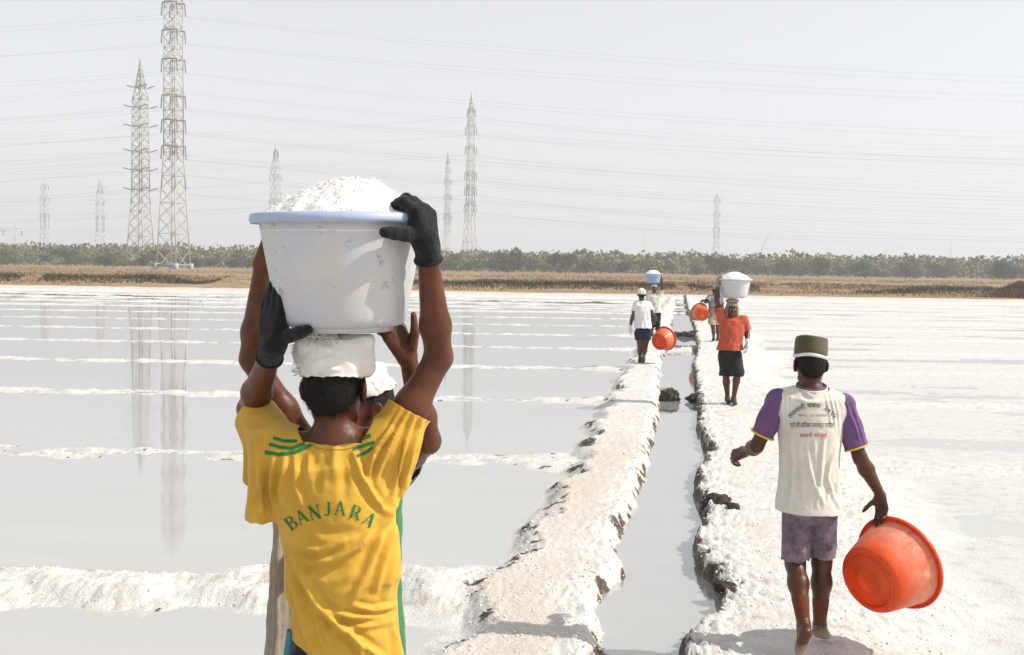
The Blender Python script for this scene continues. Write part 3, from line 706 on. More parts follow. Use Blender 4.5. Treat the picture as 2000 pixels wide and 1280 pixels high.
def clip(V, T, g):
    """keep the side g > 0 of a triangle mesh, cutting edges exactly"""
    g = np.where(np.abs(g) < 1e-7, 1e-7, g); ins = g > 0; k = ins[T].sum(1)
    out = [T[k == 3]]; newV = [V]; base_n = len(V); keys = {}
    E = []
    def cut(i, j): return np.stack([i, j], 1)
    t1, t2 = T[k == 1], T[k == 2]
    def rot(t, cond):
        m = cond(ins[t]); r = np.argmax(m, 1); idx = (r[:, None] + np.arange(3)) % 3; return np.take_along_axis(t, idx, 1)
    if len(t1): t1 = rot(t1, lambda m: m)
    if len(t2): t2 = rot(t2, lambda m: ~m)
    ed = np.concatenate([cut(t1[:, 0], t1[:, 1]), cut(t1[:, 0], t1[:, 2]), cut(t2[:, 1], t2[:, 0]), cut(t2[:, 2], t2[:, 0])]) if len(t1) + len(t2) else np.zeros((0, 2), int)
    if len(ed):
        u, inv = np.unique(ed, axis=0, return_inverse=True); inv = inv.ravel()
        t = (g[u[:, 0]] / (g[u[:, 0]] - g[u[:, 1]]))[:, None]; newV.append(V[u[:, 0]] + t * (V[u[:, 1]] - V[u[:, 0]]))
        inv = inv + base_n; a = len(t1); b = len(t2)
        out.append(np.stack([t1[:, 0], inv[:a], inv[a:2 * a]], 1))
        p, q = inv[2 * a:2 * a + b], inv[2 * a + b:]
        out.append(np.stack([p, t2[:, 1], t2[:, 2]], 1)); out.append(np.stack([p, t2[:, 2], q], 1))
    V2 = np.concatenate(newV); T2 = np.concatenate(out); u, inv = np.unique(T2, return_inverse=True)
    return V2[u], inv.reshape(-1, 3)
def tris(Q): return np.concatenate([Q[:, [0, 1, 2]], Q[:, [0, 2, 3]]])
def folds(V, Nn, lines):
    """raise soft folds along 3-D lines: (a, b, width, height)"""
    D = np.zeros(len(V))
    for a, b, w, h in lines:
        a, b = np.asarray(a, float), np.asarray(b, float); ba = b - a; L2 = ba @ ba + 1e-9; pa = V - a
        t = pa @ ba / L2; tc = np.clip(t, 0, 1); d = np.linalg.norm(pa - tc[:, None] * ba, axis=1)
        env = np.sin(np.pi * np.clip(0.06 + 0.88 * tc, 0, 1)) ** 0.6
        D += h * env * (np.exp(-(d / w) ** 2) - 0.55 * np.exp(-((d - 1.9 * w) / w) ** 2))
    return V + Nn * D[:, None]
def folds_px(V, Nn, lines):
    """same, with the fold lines measured on the photo: (pixel polyline, width px, height m), camera-facing cloth only"""
    rel = V - CAM; dep = rel @ fw; X = CX + FPX * (rel @ RT) / dep; Y = CY - FPX * (rel @ UP) / dep
    D = np.zeros(len(V)); vis = np.clip(-np.einsum('ij,ij->i', Nn, rel / np.linalg.norm(rel, axis=1)[:, None]) * 2.5, 0, 1)
    for pl, w, h in lines:
        pl = np.asarray(pl, float); best = np.full(len(V), 1e9); tt = np.zeros(len(V)); n_ = len(pl) - 1
        for i in range(n_):
            a = pl[i]; ba = pl[i + 1] - a; L2 = ba @ ba + 1e-9; t = np.clip(((X - a[0]) * ba[0] + (Y - a[1]) * ba[1]) / L2, 0, 1)
            d = np.hypot(X - a[0] - t * ba[0], Y - a[1] - t * ba[1]); m = d < best; best = np.where(m, d, best); tt = np.where(m, (i + t) / n_, tt)
        env = np.sin(np.pi * (0.06 + 0.88 * tt)) ** 0.7
        D += h * env * (np.exp(-(best / w) ** 2) - 0.45 * np.exp(-((best - 2.0 * w) / w) ** 2))
    return V + Nn * (D * vis)[:, None]
def garment(name, prims, h, inf, cuts, m, parent, org, lines=(), noise_amp=0.004, noise_s=9.0, thick=0.004, smooth=1, pxl=()):
    V, Q = skin(prims, h, inf); V = relax(V, Q, smooth)
    Nn = vnorm(V, Q); V = folds(V, Nn, lines)
    if noise_amp: V = V + Nn * (noise_amp * fbm(V * noise_s + org[0] * 3.7, 3))[:, None]
    if len(pxl): V = folds_px(V, Nn, pxl)
    T = tris(Q)
    for g in cuts: V, T = clip(V, T, g(V))
    me = mesh_np(name, V - org, T)
    o = obj(name, me, m, parent)
    if thick:
        md = o.modifiers.new('thickness', 'SOLIDIFY'); md.thickness = thick; md.offset = -1
    return o, (V, T)
def above(pt, nv, wob=0.0, ws=25.0):
    nv = nrm(nv)
    return lambda V: (V - np.asarray(pt)) @ nv + (wob * fbm(V * ws, 2) if wob else 0)

# ------------------------------------------------------------------ figure
def hand_prims(wr, d, pn, side, curl, tag_, s=1.0, thumb=(0.5, 0.3), spread=0.10, tcurl=0.2):
    """wr wrist, d pointing along the hand, pn out of the palm, side = +1/-1 where the thumb is along cross(d, pn)"""
    d = nrm(d); pn = nrm(pn - d * (np.dot(pn, d))); x = np.cross(d, pn) * side           # towards thumb
    W = lambda a, b, c: wr + s * (a * x + b * d + c * pn)
    pr = []
    kn = [(0.030, 0.088), (0.010, 0.094), (-0.011, 0.090), (-0.030, 0.080)]
    for (a, b) in kn: pr.append(cone(W(a * 0.45, 0.005, 0), W(a, b, 0), 0.019 * s, 0.0125 * s, 0.012, tag_))
    pr.append(cone(W(0.018, 0.022, 0.008), W(0.028, 0.05, 0.010), 0.018 * s, 0.014 * s, 0.014, tag_))
    ln = [(0.042, 0.025, 0.020), (0.046, 0.029, 0.021), (0.042, 0.027, 0.020), (0.033, 0.020, 0.018)]
    for i, (a, b) in enumerate(kn):
        p = W(a, b, 0); ang = 0.0; sp = spread * (1.5 - i); c = curl[i] if hasattr(curl, '__len__') else curl
        r_ = 0.0100 if i < 3 else 0.0088
        for j, L in enumerate(ln[i]):
            ang += c * (0.85, 1.0, 0.75)[j]
            q = p + s * L * (nrm(d + x * sp) * math.cos(ang) + pn * math.sin(ang))
            pr.append(cone(p, q, r_ * s * (1 - 0.08 * j), r_ * s * (0.93 - 0.08 * j), 0.006, tag_)); p = q
    p = W(0.026, 0.030, 0.006); dv = nrm(x * math.sin(thumb[0] * 1.6) + d * math.cos(thumb[0] * 1.6) + pn * thumb[1])
    for j, L in enumerate((0.036, 0.032, 0.027)):
        q = p + s * L * dv; pr.append(cone(p, q, (0.0145, 0.0122, 0.0112)[j] * s, (0.0125, 0.0115, 0.009)[j] * s, 0.008, tag_)); p = q
        dv = nrm(dv + tcurl * (d + 0.6 * pn))
    return pr
def head_prims(c, R, s=1.0, ears=True):
    W = lambda a, b, z: c + s * (R @ np.array([a, b, z]))
    S = lambda *r: np.array(r) * s
    pr = [ell(W(0, -0.014, 0.030), S(.075, .094, .083), R, 0.02, 'head'), ell(W(0, .026, -.036), S(.059, .064, .077), R, 0.03, 'head'),
          ell(W(0, -.055, -.02), S(.058, .045, .055), R, 0.03, 'head'),
          cone(W(-.012, .068, -.100), W(.012, .068, -.100), .019 * s, .019 * s, 0.02, 'head'),
          cone(W(-.05, .0, -.075), W(-.018, .062, -.098), .016 * s, .016 * s, 0.02, 'head'), cone(W(.05, .0, -.075), W(.018, .062, -.098), .016 * s, .016 * s, 0.02, 'head'),
          cone(W(-.034, .078, .016), W(.034, .078, .016), .014 * s, .014 * s, 0.015, 'head'),
          cone(W(0, .088, .006), W(0, .106, -.030), .009 * s, .013 * s, 0.010, 'head'), cone(W(-.014, .094, -.034), W(.014, .094, -.034), .009 * s, .009 * s, 0.008, 'head'),
          ell(W(-.045, .062, -.022), S(.02, .02, .018), R, 0.02, 'head'), ell(W(.045, .062, -.022), S(.02, .02, .018), R, 0.02, 'head'),
          ell(W(0, .088, -.060), S(.024, .012, .007), R, 0.006, 'head'), ell(W(0, .087, -.070), S(.021, .012, .007), R, 0.006, 'head')]
    for sx in (-1, 1): pr.append(ell(W(sx * .032, .097, -.004), S(.015, .012, .011), R, 0.012, 'head', True))
    if ears:
        for sx in (-1, 1):
            Re = R @ np.array(Matrix.Rotation(sx * 0.45, 3, 'Z'))
            pr.append(ell(W(sx * .085, -.012, -.006), S(.009, .023, .036), Re, 0.008, 'ear'))
            pr.append(ell(W(sx * .079, -.004, -.030), S(.008, .012, .014), Re, 0.008, 'ear'))
            pr.append(ell(W(sx * .093, -.006, -.002), S(.006, .012, .020), Re, 0.006, 'ear', True))
    return pr
def body_prims(J, s=1.0, thin=1.0):
    """J: joints in world space"""
    pr = []; t = thin
    R = J['R']; pel, chest, nb, hd = J['pel'], J['chest'], J['neck'], J['head']
    ab = pel * 0.48 + chest * 0.52
    pr += [ell(pel, np.array([.150, .105, .115]) * s * t, R, 0.05, 'pelvis'), ell(ab, np.array([.128, .090, .170]) * s * t, R, 0.06, 'torso'),
           ell(chest, np.array([.158, .108, .165]) * s * t, R, 0.07, 'torso')]
    for a in 'AB':
        sh, el, wr = J['sh' + a], J['el' + a], J['wr' + a]
        pr.append(cone(nb - R @ np.array([0, .01, .01]) * s, sh, .050 * s, .048 * s, 0.05, 'torso'))
        pr.append(cone(sh * .75 + chest * .25, chest * .75 + sh * .25 - np.array([0, 0, .1]) * s, .062 * s * t, .06 * s * t, 0.05, 'torso'))
        pr.append(ell(sh, np.array([.058, .056, .056]) * s, R, 0.04, 'uarm'))
        m1 = sh * .55 + el * .45
        pr.append(cone(sh, m1, .050 * s, .046 * s, 0.03, 'uarm')); pr.append(cone(m1, el, .046 * s, .037 * s, 0.03, 'uarm'))
        m2 = el * .70 + wr * .30
        pr.append(cone(el, m2, .037 * s, .0415 * s, 0.02, 'farm')); pr.append(cone(m2, wr, .0415 * s, .0255 * s, 0.02, 'farm'))
        hp, kn, an, toe = J['hip' + a], J['kn' + a], J['an' + a], J['toe' + a]
        m3 = hp * .6 + kn * .4
        pr.append(cone(hp, m3, .084 * s * t, .074 * s * t, 0.04, 'thigh')); pr.append(cone(m3, kn, .074 * s * t, .052 * s, 0.03, 'thigh'))
        back = J.get('back', -R[:, 1]); m4 = kn * .68 + an * .32 + back * .014 * s
        pr.append(cone(kn, m4, .050 * s, .053 * s, 0.03, 'shin')); pr.append(cone(m4, an, .053 * s, .031 * s, 0.03, 'shin'))
        dv = nrm(toe - an); fd = toe - an; heel = J.get('heel' + a, an - np.array([fd[0], fd[1], 0]) * .22 + np.array([0, 0, -.035]) * s)
        ball = toe * .75 + heel * .25 + np.array([0, 0, .004])
        sd = nrm(np.cross(toe - heel, [0, 0, 1.0])) * .018 * s
        pr += [cone(an, heel, .033 * s, .030 * s, 0.02, 'foot'), cone(an, ball, .032 * s, .026 * s, 0.02, 'foot'), cone(heel, ball, .028 * s, .026 * s, 0.02, 'foot'),
               cone(ball, toe + sd, .022 * s, .015 * s, 0.012, 'foot'), cone(ball, toe - sd, .022 * s, .013 * s, 0.012, 'foot')]
    pr += [cone(nb - R @ np.array([0, 0, .03]) * s, hd + J['HR'] @ np.array([0, -.02, -.06]) * s, .056 * s, .052 * s, 0.03, 'neck')]
    pr += head_prims(hd, J['HR'], s)
    for a in 'AB': pr += J['hand' + a]
    return pr
def sel(pr, *tags): return [p for p in pr if p['tag'] in tags]
def person(J, skinm, h, label, s=1.0, thin=1.0):
    pr = body_prims(J, s, thin)
    V, Q = skin(pr, h); V = relax(V, Q, 1, 0.35)
    org = np.array(J['org'], float)
    o = obj('person', mesh_np('person', V - org, Q), skinm, None, tuple(org)); tag(o, label, 'person', 'salt workers')
    return o, pr, org
def hair_part(J, pr, h, m, parent, org, s, low=-0.055, front=0.05, side=-0.02, strands=0):
    c, R = J['head'], J['HR']
    hp = [p for p in pr if p['tag'] == 'head'][:3]
    hp = [hp[0], hp[2]]
    def g(V):
        q = (V - c) @ R / s
        line = np.where(q[:, 1] > 0.0, side + (0.05 - side) * np.clip(q[:, 1] / front, 0, 1.5), side + (low - side) * np.clip(-q[:, 1] / 0.06, 0, 1))
        return q[:, 2] - line + 0.006 * fbm(V * 70, 2)
    o, (V, T) = garment('hair', hp, h, 0.006, [g], m, parent, org, noise_amp=0.003, noise_s=60, thick=0)
    if strands:
        r = np.random.default_rng(4); k = r.integers(0, len(T), strands); w = r.dirichlet((1, 1, 1), strands); C = np.einsum('ni,nij->nj', w, V[T[k]])
        fn = np.cross(V[T[k, 1]] - V[T[k, 0]], V[T[k, 2]] - V[T[k, 0]]); fn /= np.linalg.norm(fn, axis=1)[:, None] + 1e-12
        d = np.array([0, 0, -1.0]) + r.normal(size=(strands, 3)) * .45 + fn * .7; d /= np.linalg.norm(d, axis=1)[:, None]
        sd = np.cross(d, fn); sd /= np.linalg.norm(sd, axis=1)[:, None] + 1e-12; L = r.uniform(.006, .016, strands)[:, None]
        Vs = np.stack([C - sd * .0006, C + sd * .0006, C + d * L], 1).reshape(-1, 3) - org
        st_ = obj('hair_strands', mesh_np('hair_strands', Vs, np.arange(strands * 3).reshape(-1, 3)), m, o, smooth=False); st_['kind'] = 'stuff'
    return o
def eyes(J, parent, org, s, m_w, m_d):
    c, R = J['head'], J['HR']
    for sx in (-1, 1):
        p = c + s * (R @ np.array([sx * .032, .0765, -.004]))
        V, F = lathe([(0.0118 * math.sin(t), -0.0118 * math.cos(t)) for t in np.linspace(0.02, 3.12, 10)], 14)
        e = obj('eye', mesh_np('eye', V * s @ R.T, F), m_w, parent, tuple(p - org))
        V, F = lathe([(0.0075 * math.sin(t), -0.004 * math.cos(t)) for t in np.linspace(0.02, 3.12, 6)], 10)
        obj('pupil', mesh_np('pupil', V * s, F), m_d, e, tuple(R @ np.array([0, 0.0105, 0]) * s))
# ================================================================== tubs and salt
def tub_mat(name, c1, c2, film=None, stain=False, trans=0.18, filmz=(0.05, 0.2)):
    m, n, b = mat(name); p = obj_pos(n)
    t = tnoise(n, 7, 5, 0.65, p)
    col = ramp(n, t.outputs[0], [(0.3, c1), (0.7, c2)]).outputs[0]
    if film is not None:                       # dried salt film on the wall
        sx = N(n, 'ShaderNodeSeparateXYZ'); n.links.new(p, sx.inputs[0])
        z = ramp(n, sx.outputs[2], [(filmz[0], (0, 0, 0)), (filmz[1], (1, 1, 1))]).outputs[0]
        t2 = tnoise(n, 9, 7, 0.7, p, 0.5); f = ramp(n, t2.outputs[0], [(0.30, (0.1,) * 3), (0.62, (0.9,) * 3)]).outputs[0]
        f2 = mixc(n, 1.0, z, f, 'MULTIPLY'); col = mixc(n, f2, col, film)
        t3 = tnoise(n, 140, 2, 0.6, p); f = ramp(n, t3.outputs[0], [(0.66, (0, 0, 0)), (0.72, (0.7,) * 3)]).outputs[0]; col = mixc(n, f, col, film)
    if stain:
        t2 = tnoise(n, 11, 6, 0.75, p, 0.4); f = ramp(n, t2.outputs[0], [(0.60, (0, 0, 0)), (0.68, (0.75,) * 3)]).outputs[0]
        col = mixc(n, f, col, (0.30, 0.25, 0.18))
        t3 = tnoise(n, 3.5, 4, 0.6, p); f = ramp(n, t3.outputs[0], [(0.42, (0, 0, 0)), (0.62, (0.5,) * 3)]).outputs[0]; col = mixc(n, f, col, (0.62, 0.57, 0.52))
    n.links.new(col, b.inputs['Base Color']); b.inputs['Roughness'].default_value = 0.38; b.inputs['Specular IOR Level'].default_value = 0.4
    t4 = tnoise(n, 60, 3, 0.6, p); bump(n, b, t4.outputs[0], 0.12, 0.003)
    tr = N(n, 'ShaderNodeBsdfTranslucent'); n.links.new(col, tr.inputs[0]); ms = N(n, 'ShaderNodeMixShader'); ms.inputs[0].default_value = trans
    n.links.new(b.outputs[0], ms.inputs[1]); n.links.new(tr.outputs[0], ms.inputs[2]); n.links.new(ms.outputs[0], n.nodes['Material Output'].inputs[0])
    return m
red_m = tub_mat('red_plastic', (0.76, 0.085, 0.010), (0.84, 0.13, 0.02), (0.86, 0.52, 0.38), trans=0.36)
redrim_m = tub_mat('red_rim', (0.78, 0.080, 0.01), (0.86, 0.12, 0.018), trans=0.3)
white_m = tub_mat('white_plastic', (0.58, 0.61, 0.72), (0.66, 0.69, 0.80), (0.76, 0.74, 0.71), stain=True, trans=0.15, filmz=(0.03, 0.11))
bluerim_m = tub_mat('blue_rim', (0.44, 0.52, 0.70), (0.54, 0.61, 0.76), trans=0.15)
blue_m = tub_mat('blue_plastic', (0.30, 0.43, 0.68), (0.40, 0.52, 0.74), trans=0.15)
palerim_m = tub_mat('pale_rim', (0.60, 0.64, 0.76), (0.70, 0.73, 0.82), trans=0.15)
def tub(base_c, axis, wall, rim, label, spin=0.0, s=1.0, hs=1.0):
    rb, rt, H, t = 0.187, 0.243, 0.285, 0.005
    prof = [(0.0, 0.012), (0.070, 0.012), (0.072, 0.010), (0.076, 0.010), (0.078, 0.012), (rb - 0.03, 0.012), (rb - 0.008, 0.016), (rb, 0.032)]
    prof += [(rb + (rt - rb) * q ** 0.92, 0.032 + (H - 0.032) * q) for q in np.linspace(0.06, 1, 16)]
    prof += [(rt - t, H)] + [(rb - t + (rt - rb) * q ** 0.92, 0.036 + (H - 0.036) * q) for q in np.linspace(0.95, 0.02, 10)] + [(rb - 0.02, 0.022), (0.0, 0.02)]
    V, F = lathe(prof, 72); s = np.array([s, s, s * hs]); o = obj('tub', mesh_np('tub', V * s, F), wall)
    q = Vector(axis).to_track_quat('Z', 'Y'); o.rotation_mode = 'QUATERNION'; o.rotation_quaternion = q @ Matrix.Rotation(spin, 3, 'Z').to_quaternion(); o.location = base_c
    rp = [(rt + 0.001, H - 0.026), (rt + 0.016, H - 0.026), (rt + 0.022, H - 0.020), (rt + 0.024, H - 0.004), (rt + 0.020, H + 0.005), (rt + 0.008, H + 0.008), (rt - 0.007, H + 0.004), (rt - 0.008, H - 0.003)]
    rp = [(rt + 0.001, H - 0.004), (rt + 0.014, H - 0.006), (rt + 0.017, H - 0.018), (rt + 0.021, H - 0.019), (rt + 0.025, H - 0.008), (rt + 0.022, H + 0.004), (rt + 0.008, H + 0.008), (rt - 0.007, H + 0.004), (rt - 0.008, H - 0.003)]
    V, F = lathe(rp, 72); obj('rim', mesh_np('rim', V * s, F), rim, o)
    V, F = lathe([(rb - 0.045, 0.0115), (rb - 0.045, 0.0), (rb - 0.039, -0.001), (rb - 0.036, 0.0115)], 72); obj('foot_ring', mesh_np('foot_ring', V * s, F), wall, o)
    return tag(o, label, 'tub', 'plastic tubs')
salt_pile_m, n, b = mat('dry_salt'); p = obj_pos(n); t = tnoise(n, 90, 4, 0.7, p)
n.links.new(ramp(n, t.outputs[0], [(0.3, (0.80, 0.79, 0.77)), (0.6, (0.90, 0.90, 0.89))]).outputs[0], b.inputs['Base Color']); b.inputs['Roughness'].default_value = 0.6
b.inputs['Subsurface Weight'].default_value = 0.15; b.inputs['Subsurface Radius'].default_value = (0.01, 0.01, 0.01)
bump(n, b, tnoise(n, 260, 3, 0.7, p).outputs[0], 0.7, 0.004)
def salt_pile(tubo, label, peak=0.10, off=(0.03, 0.0), crystals=2600, seed=1, s=1.0, hs=1.0):
    r = np.random.default_rng(seed); nr_, na = 60, 150
    rr = np.linspace(0, 0.236, nr_); aa = np.linspace(0, 2 * np.pi, na, endpoint=False); Rg, Ag = np.meshgrid(rr, aa, indexing='ij')
    X, Y = (Rg * np.cos(Ag)).ravel(), (Rg * np.sin(Ag)).ravel()
    d = np.hypot(X - off[0] * (1 - (Rg.ravel() / .236) ** 2), Y - off[1]) / 0.24
    Z = 0.272 + peak * np.clip(1 - d ** 1.75, 0, 1) ** 0.9 + 0.010 * fbm2(X, Y, 22, 22, 3, seed) + 0.006 * fbm2(X, Y, 75, 75, 3, seed + 1.) + 0.010
    Z = np.where(Rg.ravel() > 0.2335, 0.24, Z)
    i = np.arange(nr_ - 1)[:, None] * na; j = np.arange(na)[None]; j2 = (j + 1) % na
    F = np.stack([i + j, i + na + j, i + na + j2, i + j2], -1).reshape(-1, 4)
    V = np.stack([X * s, Y * s, Z * s + 0.285 * s * (hs - 1)], 1)
    o = obj('salt_pile', mesh_np('salt_pile', V, F), salt_pile_m); o.rotation_mode = 'QUATERNION'; o.rotation_quaternion = tubo.rotation_quaternion.copy(); o.location = tubo.location
    tag(o, label, 'salt', 'salt heaped in tubs')
    if crystals:
        k = r.integers(0, len(V) - na, crystals); C = V[k] + r.normal(size=(crystals, 3)) * 0.002
        A = r.normal(size=(crystals, 3, 3)); A, _ = np.linalg.qr(A); s = (r.uniform(0.0008, 0.0024, crystals))[:, None, None]
        c8 = np.array([(1, 0, 0), (-1, 0, 0), (0, 1, 0), (0, -1, 0), (0, 0, 1), (0, 0, -1)], float)
        Vc = (C[:, None] + (c8 @ A) * s).reshape(-1, 3)
        f8 = np.array([(0, 2, 4), (2, 1, 4), (1, 3, 4), (3, 0, 4), (2, 0, 5), (1, 2, 5), (3, 1, 5), (0, 3, 5)])
        Fc = (np.arange(crystals)[:, None, None] * 6 + f8).reshape(-1, 3)
        c = obj('salt_crystals', mesh_np('salt_crystals', Vc, Fc), salt_pile_m, o); c['kind'] = 'stuff'
    return o
# ================================================================== people
skinA = skin_mat('skin_brown', (0.066, 0.0160, 0.0040), (0.130, 0.036, 0.0095))
skinB = skin_mat('skin_salted_feet', (0.048, 0.0135, 0.0045), (0.088, 0.026, 0.009), (0.46, 0.38, 0.29))
skinC = skin_mat('skin_dark', (0.070, 0.030, 0.017), (0.10, 0.044, 0.025))
hairm = plain_mat('black_hair', (0.004, 0.0035, 0.003), (0.012, 0.010, 0.008), 0.6, 60, 0.8, 260, 0.004, 0.2)
glovem = cloth_mat('black_knit', (0.005, 0.0055, 0.007), (0.012, 0.012, 0.015), 500, 0.95, nscale=60, knit=330)
wglove = cloth_mat('white_knit', (0.60, 0.60, 0.60), (0.72, 0.72, 0.72))
yel = cloth_mat('yellow_jersey', (0.56, 0.315, 0.034), (0.66, 0.395, 0.055), 1100, 0.75, (0.46, 0.24, 0.022))
grn = cloth_mat('green_print', (0.010, 0.145, 0.040), (0.02, 0.20, 0.06))
navy = cloth_mat('navy_cloth', (0.008, 0.014, 0.028), (0.014, 0.024, 0.045))
teal = cloth_mat('teal_cloth', (0.05, 0.20, 0.26), (0.08, 0.26, 0.32))
dgreen = cloth_mat('green_shirt', (0.035, 0.15, 0.055), (0.06, 0.22, 0.085))
tanc_ = cloth_mat('tan_cloth', (0.24, 0.20, 0.155), (0.36, 0.31, 0.245))
sack = cloth_mat('white_sackcloth', (0.66, 0.63, 0.57), (0.82, 0.80, 0.76), 350, 0.75, (0.50, 0.42, 0.30))
wshirt = cloth_mat('off_white_shirt', (0.60, 0.565, 0.50), (0.70, 0.67, 0.61), 1000, 0.85, (0.55, 0.49, 0.38))
purp = cloth_mat('purple_cloth', (0.115, 0.055, 0.150), (0.175, 0.085, 0.215))
ycuff = cloth_mat('yellow_trim', (0.75, 0.44, 0.05), (0.80, 0.50, 0.08))
mauve = cloth_mat('faded_mauve', (0.060, 0.042, 0.060), (0.27, 0.21, 0.255), 900, 0.9, nscale=13)
olive = cloth_mat('olive_cap', (0.075, 0.062, 0.037), (0.11, 0.092, 0.056))
rust = cloth_mat('rust_sock', (0.10, 0.024, 0.009), (0.16, 0.040, 0.015))
orang = cloth_mat('orange_shirt', (0.43, 0.070, 0.038), (0.51, 0.10, 0.056))
blackc = cloth_mat('black_cloth', (0.010, 0.012, 0.012), (0.02, 0.022, 0.022))
white_c = cloth_mat('white_shirt', (0.72, 0.72, 0.73), (0.80, 0.80, 0.80))
cream = cloth_mat('cream_shirt', (0.56, 0.56, 0.47), (0.66, 0.66, 0.57))
greyc = cloth_mat('grey_shirt', (0.20, 0.20, 0.225), (0.32, 0.32, 0.35))
beige = cloth_mat('beige_cloth', (0.44, 0.36, 0.23), (0.56, 0.47, 0.32))
shoem = plain_mat('dark_shoe', (0.03, 0.028, 0.025), (0.07, 0.06, 0.05), 0.7)
blackp = plain_mat('black_print', (0.02, 0.02, 0.025), None, 0.8, 20, 0)
greyp = plain_mat('worn_grey_print', (0.25, 0.24, 0.23), None, 0.8, 20, 0)
redp = plain_mat('red_print', (0.50, 0.03, 0.02), None, 0.8, 20, 0)
eyew = plain_mat('eye_white', (0.6, 0.57, 0.52), None, 0.3, 20, 0); eyed = plain_mat('eye_dark', (0.01, 0.008, 0.006), None, 0.2, 20, 0)
Z3 = np.array([0, 0, 1.0])
def sleeve_cut(sh, el, tcut, rad=0.17, wob=0.004):
    ba = el - sh; L = np.linalg.norm(ba); d = ba / L
    def g(V):
        t = (V - sh) @ d; ax = np.linalg.norm(V - sh - np.clip(t, 0, L * 1.2)[:, None] * d, axis=1)
        return np.where((ax < rad) & (t > L * 0.1), tcut * L - t + wob * fbm(V * 30, 2), 1.0)
    return g
def neck_cut(nb, hd, rad=0.115, drop=0.0, tilt=None, zt=0.02):
    up = nrm(hd - nb) if tilt is None else nrm(tilt)
    def g(V):
        q = V - nb; r_ = np.linalg.norm(q - (q @ up)[:, None] * up, axis=1)
        return np.where((r_ < rad) & (q @ up > -0.12), -(q @ up) + zt, 1.0)
    return g
def bvh(VT): return BVHTree.FromPolygons([tuple(v) for v in VT[0]], [tuple(int(i) for i in t) for t in VT[1]])
def project(tree_, pix, lift):
    """lay photo-measured print points onto the cloth"""
    out_ = []; o_ = Vector(CAM)
    last = 3.0
    for (px_, py_) in pix:
        d = Vector(nrm(P(px_, py_, 1.0) - CAM)); hit, nn, _, dist_ = tree_.ray_cast(o_, d)
        if hit is None: hit = o_ + d * last; nn = -d
        else: last = dist_
        if nn.dot(d) > 0: nn = -nn
        out_.append(np.array(hit + nn * lift))
    return np.array(out_)
def decal_strips(name, strips, VT, m, parent, org, lift=0.0022):
    """strips: list of (pixel polyline, widths)"""
    tr_ = bvh(VT); mb = MB()
    for si, (pl, wd) in enumerate(strips):
        pl = np.asarray(pl, float); seg = np.linalg.norm(np.diff(pl, axis=0), axis=1); cum = np.concatenate([[0], np.cumsum(seg)])
        k = max(2, int(cum[-1] / 2.0) + 1); t = np.linspace(0, cum[-1], k)
        c = np.stack([np.interp(t, cum, pl[:, i]) for i in (0, 1)], 1); w = np.interp(t, cum, np.broadcast_to(np.asarray(wd, float), cum.shape))
        T = np.gradient(c, axis=0); T /= np.linalg.norm(T, axis=1)[:, None] + 1e-9; nn = np.stack([-T[:, 1], T[:, 0]], 1)
        L = lift + 0.00015 * (si % 7)
        rows = [project(tr_, c + nn * (w * q)[:, None], L) for q in (-0.5, 0, 0.5)]
        V = np.stack(rows, 1).reshape(-1, 3) - org; i = np.arange(k - 1)[:, None] * 3; j = np.arange(2)[None]
        mb.add(V, np.stack([i + j, i + j + 1, i + j + 4, i + j + 3], -1).reshape(-1, 4))
    return obj(name, mb.mesh(name), m, parent)
def arc(cx_, cy_, rx, ry, a0, a1, k=10): return [(cx_ + rx * math.cos(a), cy_ + ry * math.sin(a)) for a in np.radians(np.linspace(a0, a1, k))]
GL = {'A': [([(.06, 0), (.44, 1)], .07), ([(.42, 1), (.82, 0)], .18), ([(.2, .33), (.64, .33)], .06), ([(-.04, .025), (.22, .025)], .05), ([(.62, .025), (1.0, .025)], .05)],
      'B': [([(.2, 0), (.2, 1)], .18), ([(.2, .97)] + arc(.45, .76, .26, .21, 90, -90) + [(.2, .55)], [.06] * 3 + [.12] + [.17] * 4 + [.12] + [.06] * 3), ([(.2, .5)] + arc(.48, .27, .30, .245, 90, -90) + [(.2, .025)], [.06] * 3 + [.12] + [.18] * 4 + [.12] + [.06] * 3), ([(.03, .025), (.3, .025)], .05), ([(.03, .975), (.3, .975)], .05)],
      'N': [([(.14, 0), (.14, 1)], .07), ([(.12, 1), (.84, 0)], .19), ([(.84, 0), (.84, 1)], .07), ([(-.02, .025), (.3, .025)], .05), ([(.68, .975), (1.0, .975)], .05), ([(-.04, .975), (.2, .975)], .05)],
      'J': [([(.55, 1), (.55, .25)] + arc(.32, .24, .23, .22, 0, -150, 8), [.18, .18, .17, .14, .12, .10, .09, .1, .13, .15]), ([(.36, .975), (.74, .975)], .05)],
      'R': [([(.2, 0), (.2, 1)], .18), ([(.2, .97)] + arc(.45, .73, .28, .24, 90, -90) + [(.2, .49)], [.06] * 3 + [.12] + [.17] * 4 + [.12] + [.06] * 3), ([(.45, .5), (.88, .02)], .18), ([(.03, .025), (.38, .025)], .05), ([(.03, .975), (.3, .975)], .05), ([(.72, .025), (1.02, .025)], .05)]}
def headwrap(J, s, prims, h, m, parent, org, name, cuts, lines=(), na=0.004, ns=22): return garment(name, prims, h, 0.0, cuts, m, parent, org, lines, na, ns, 0.0, 1)

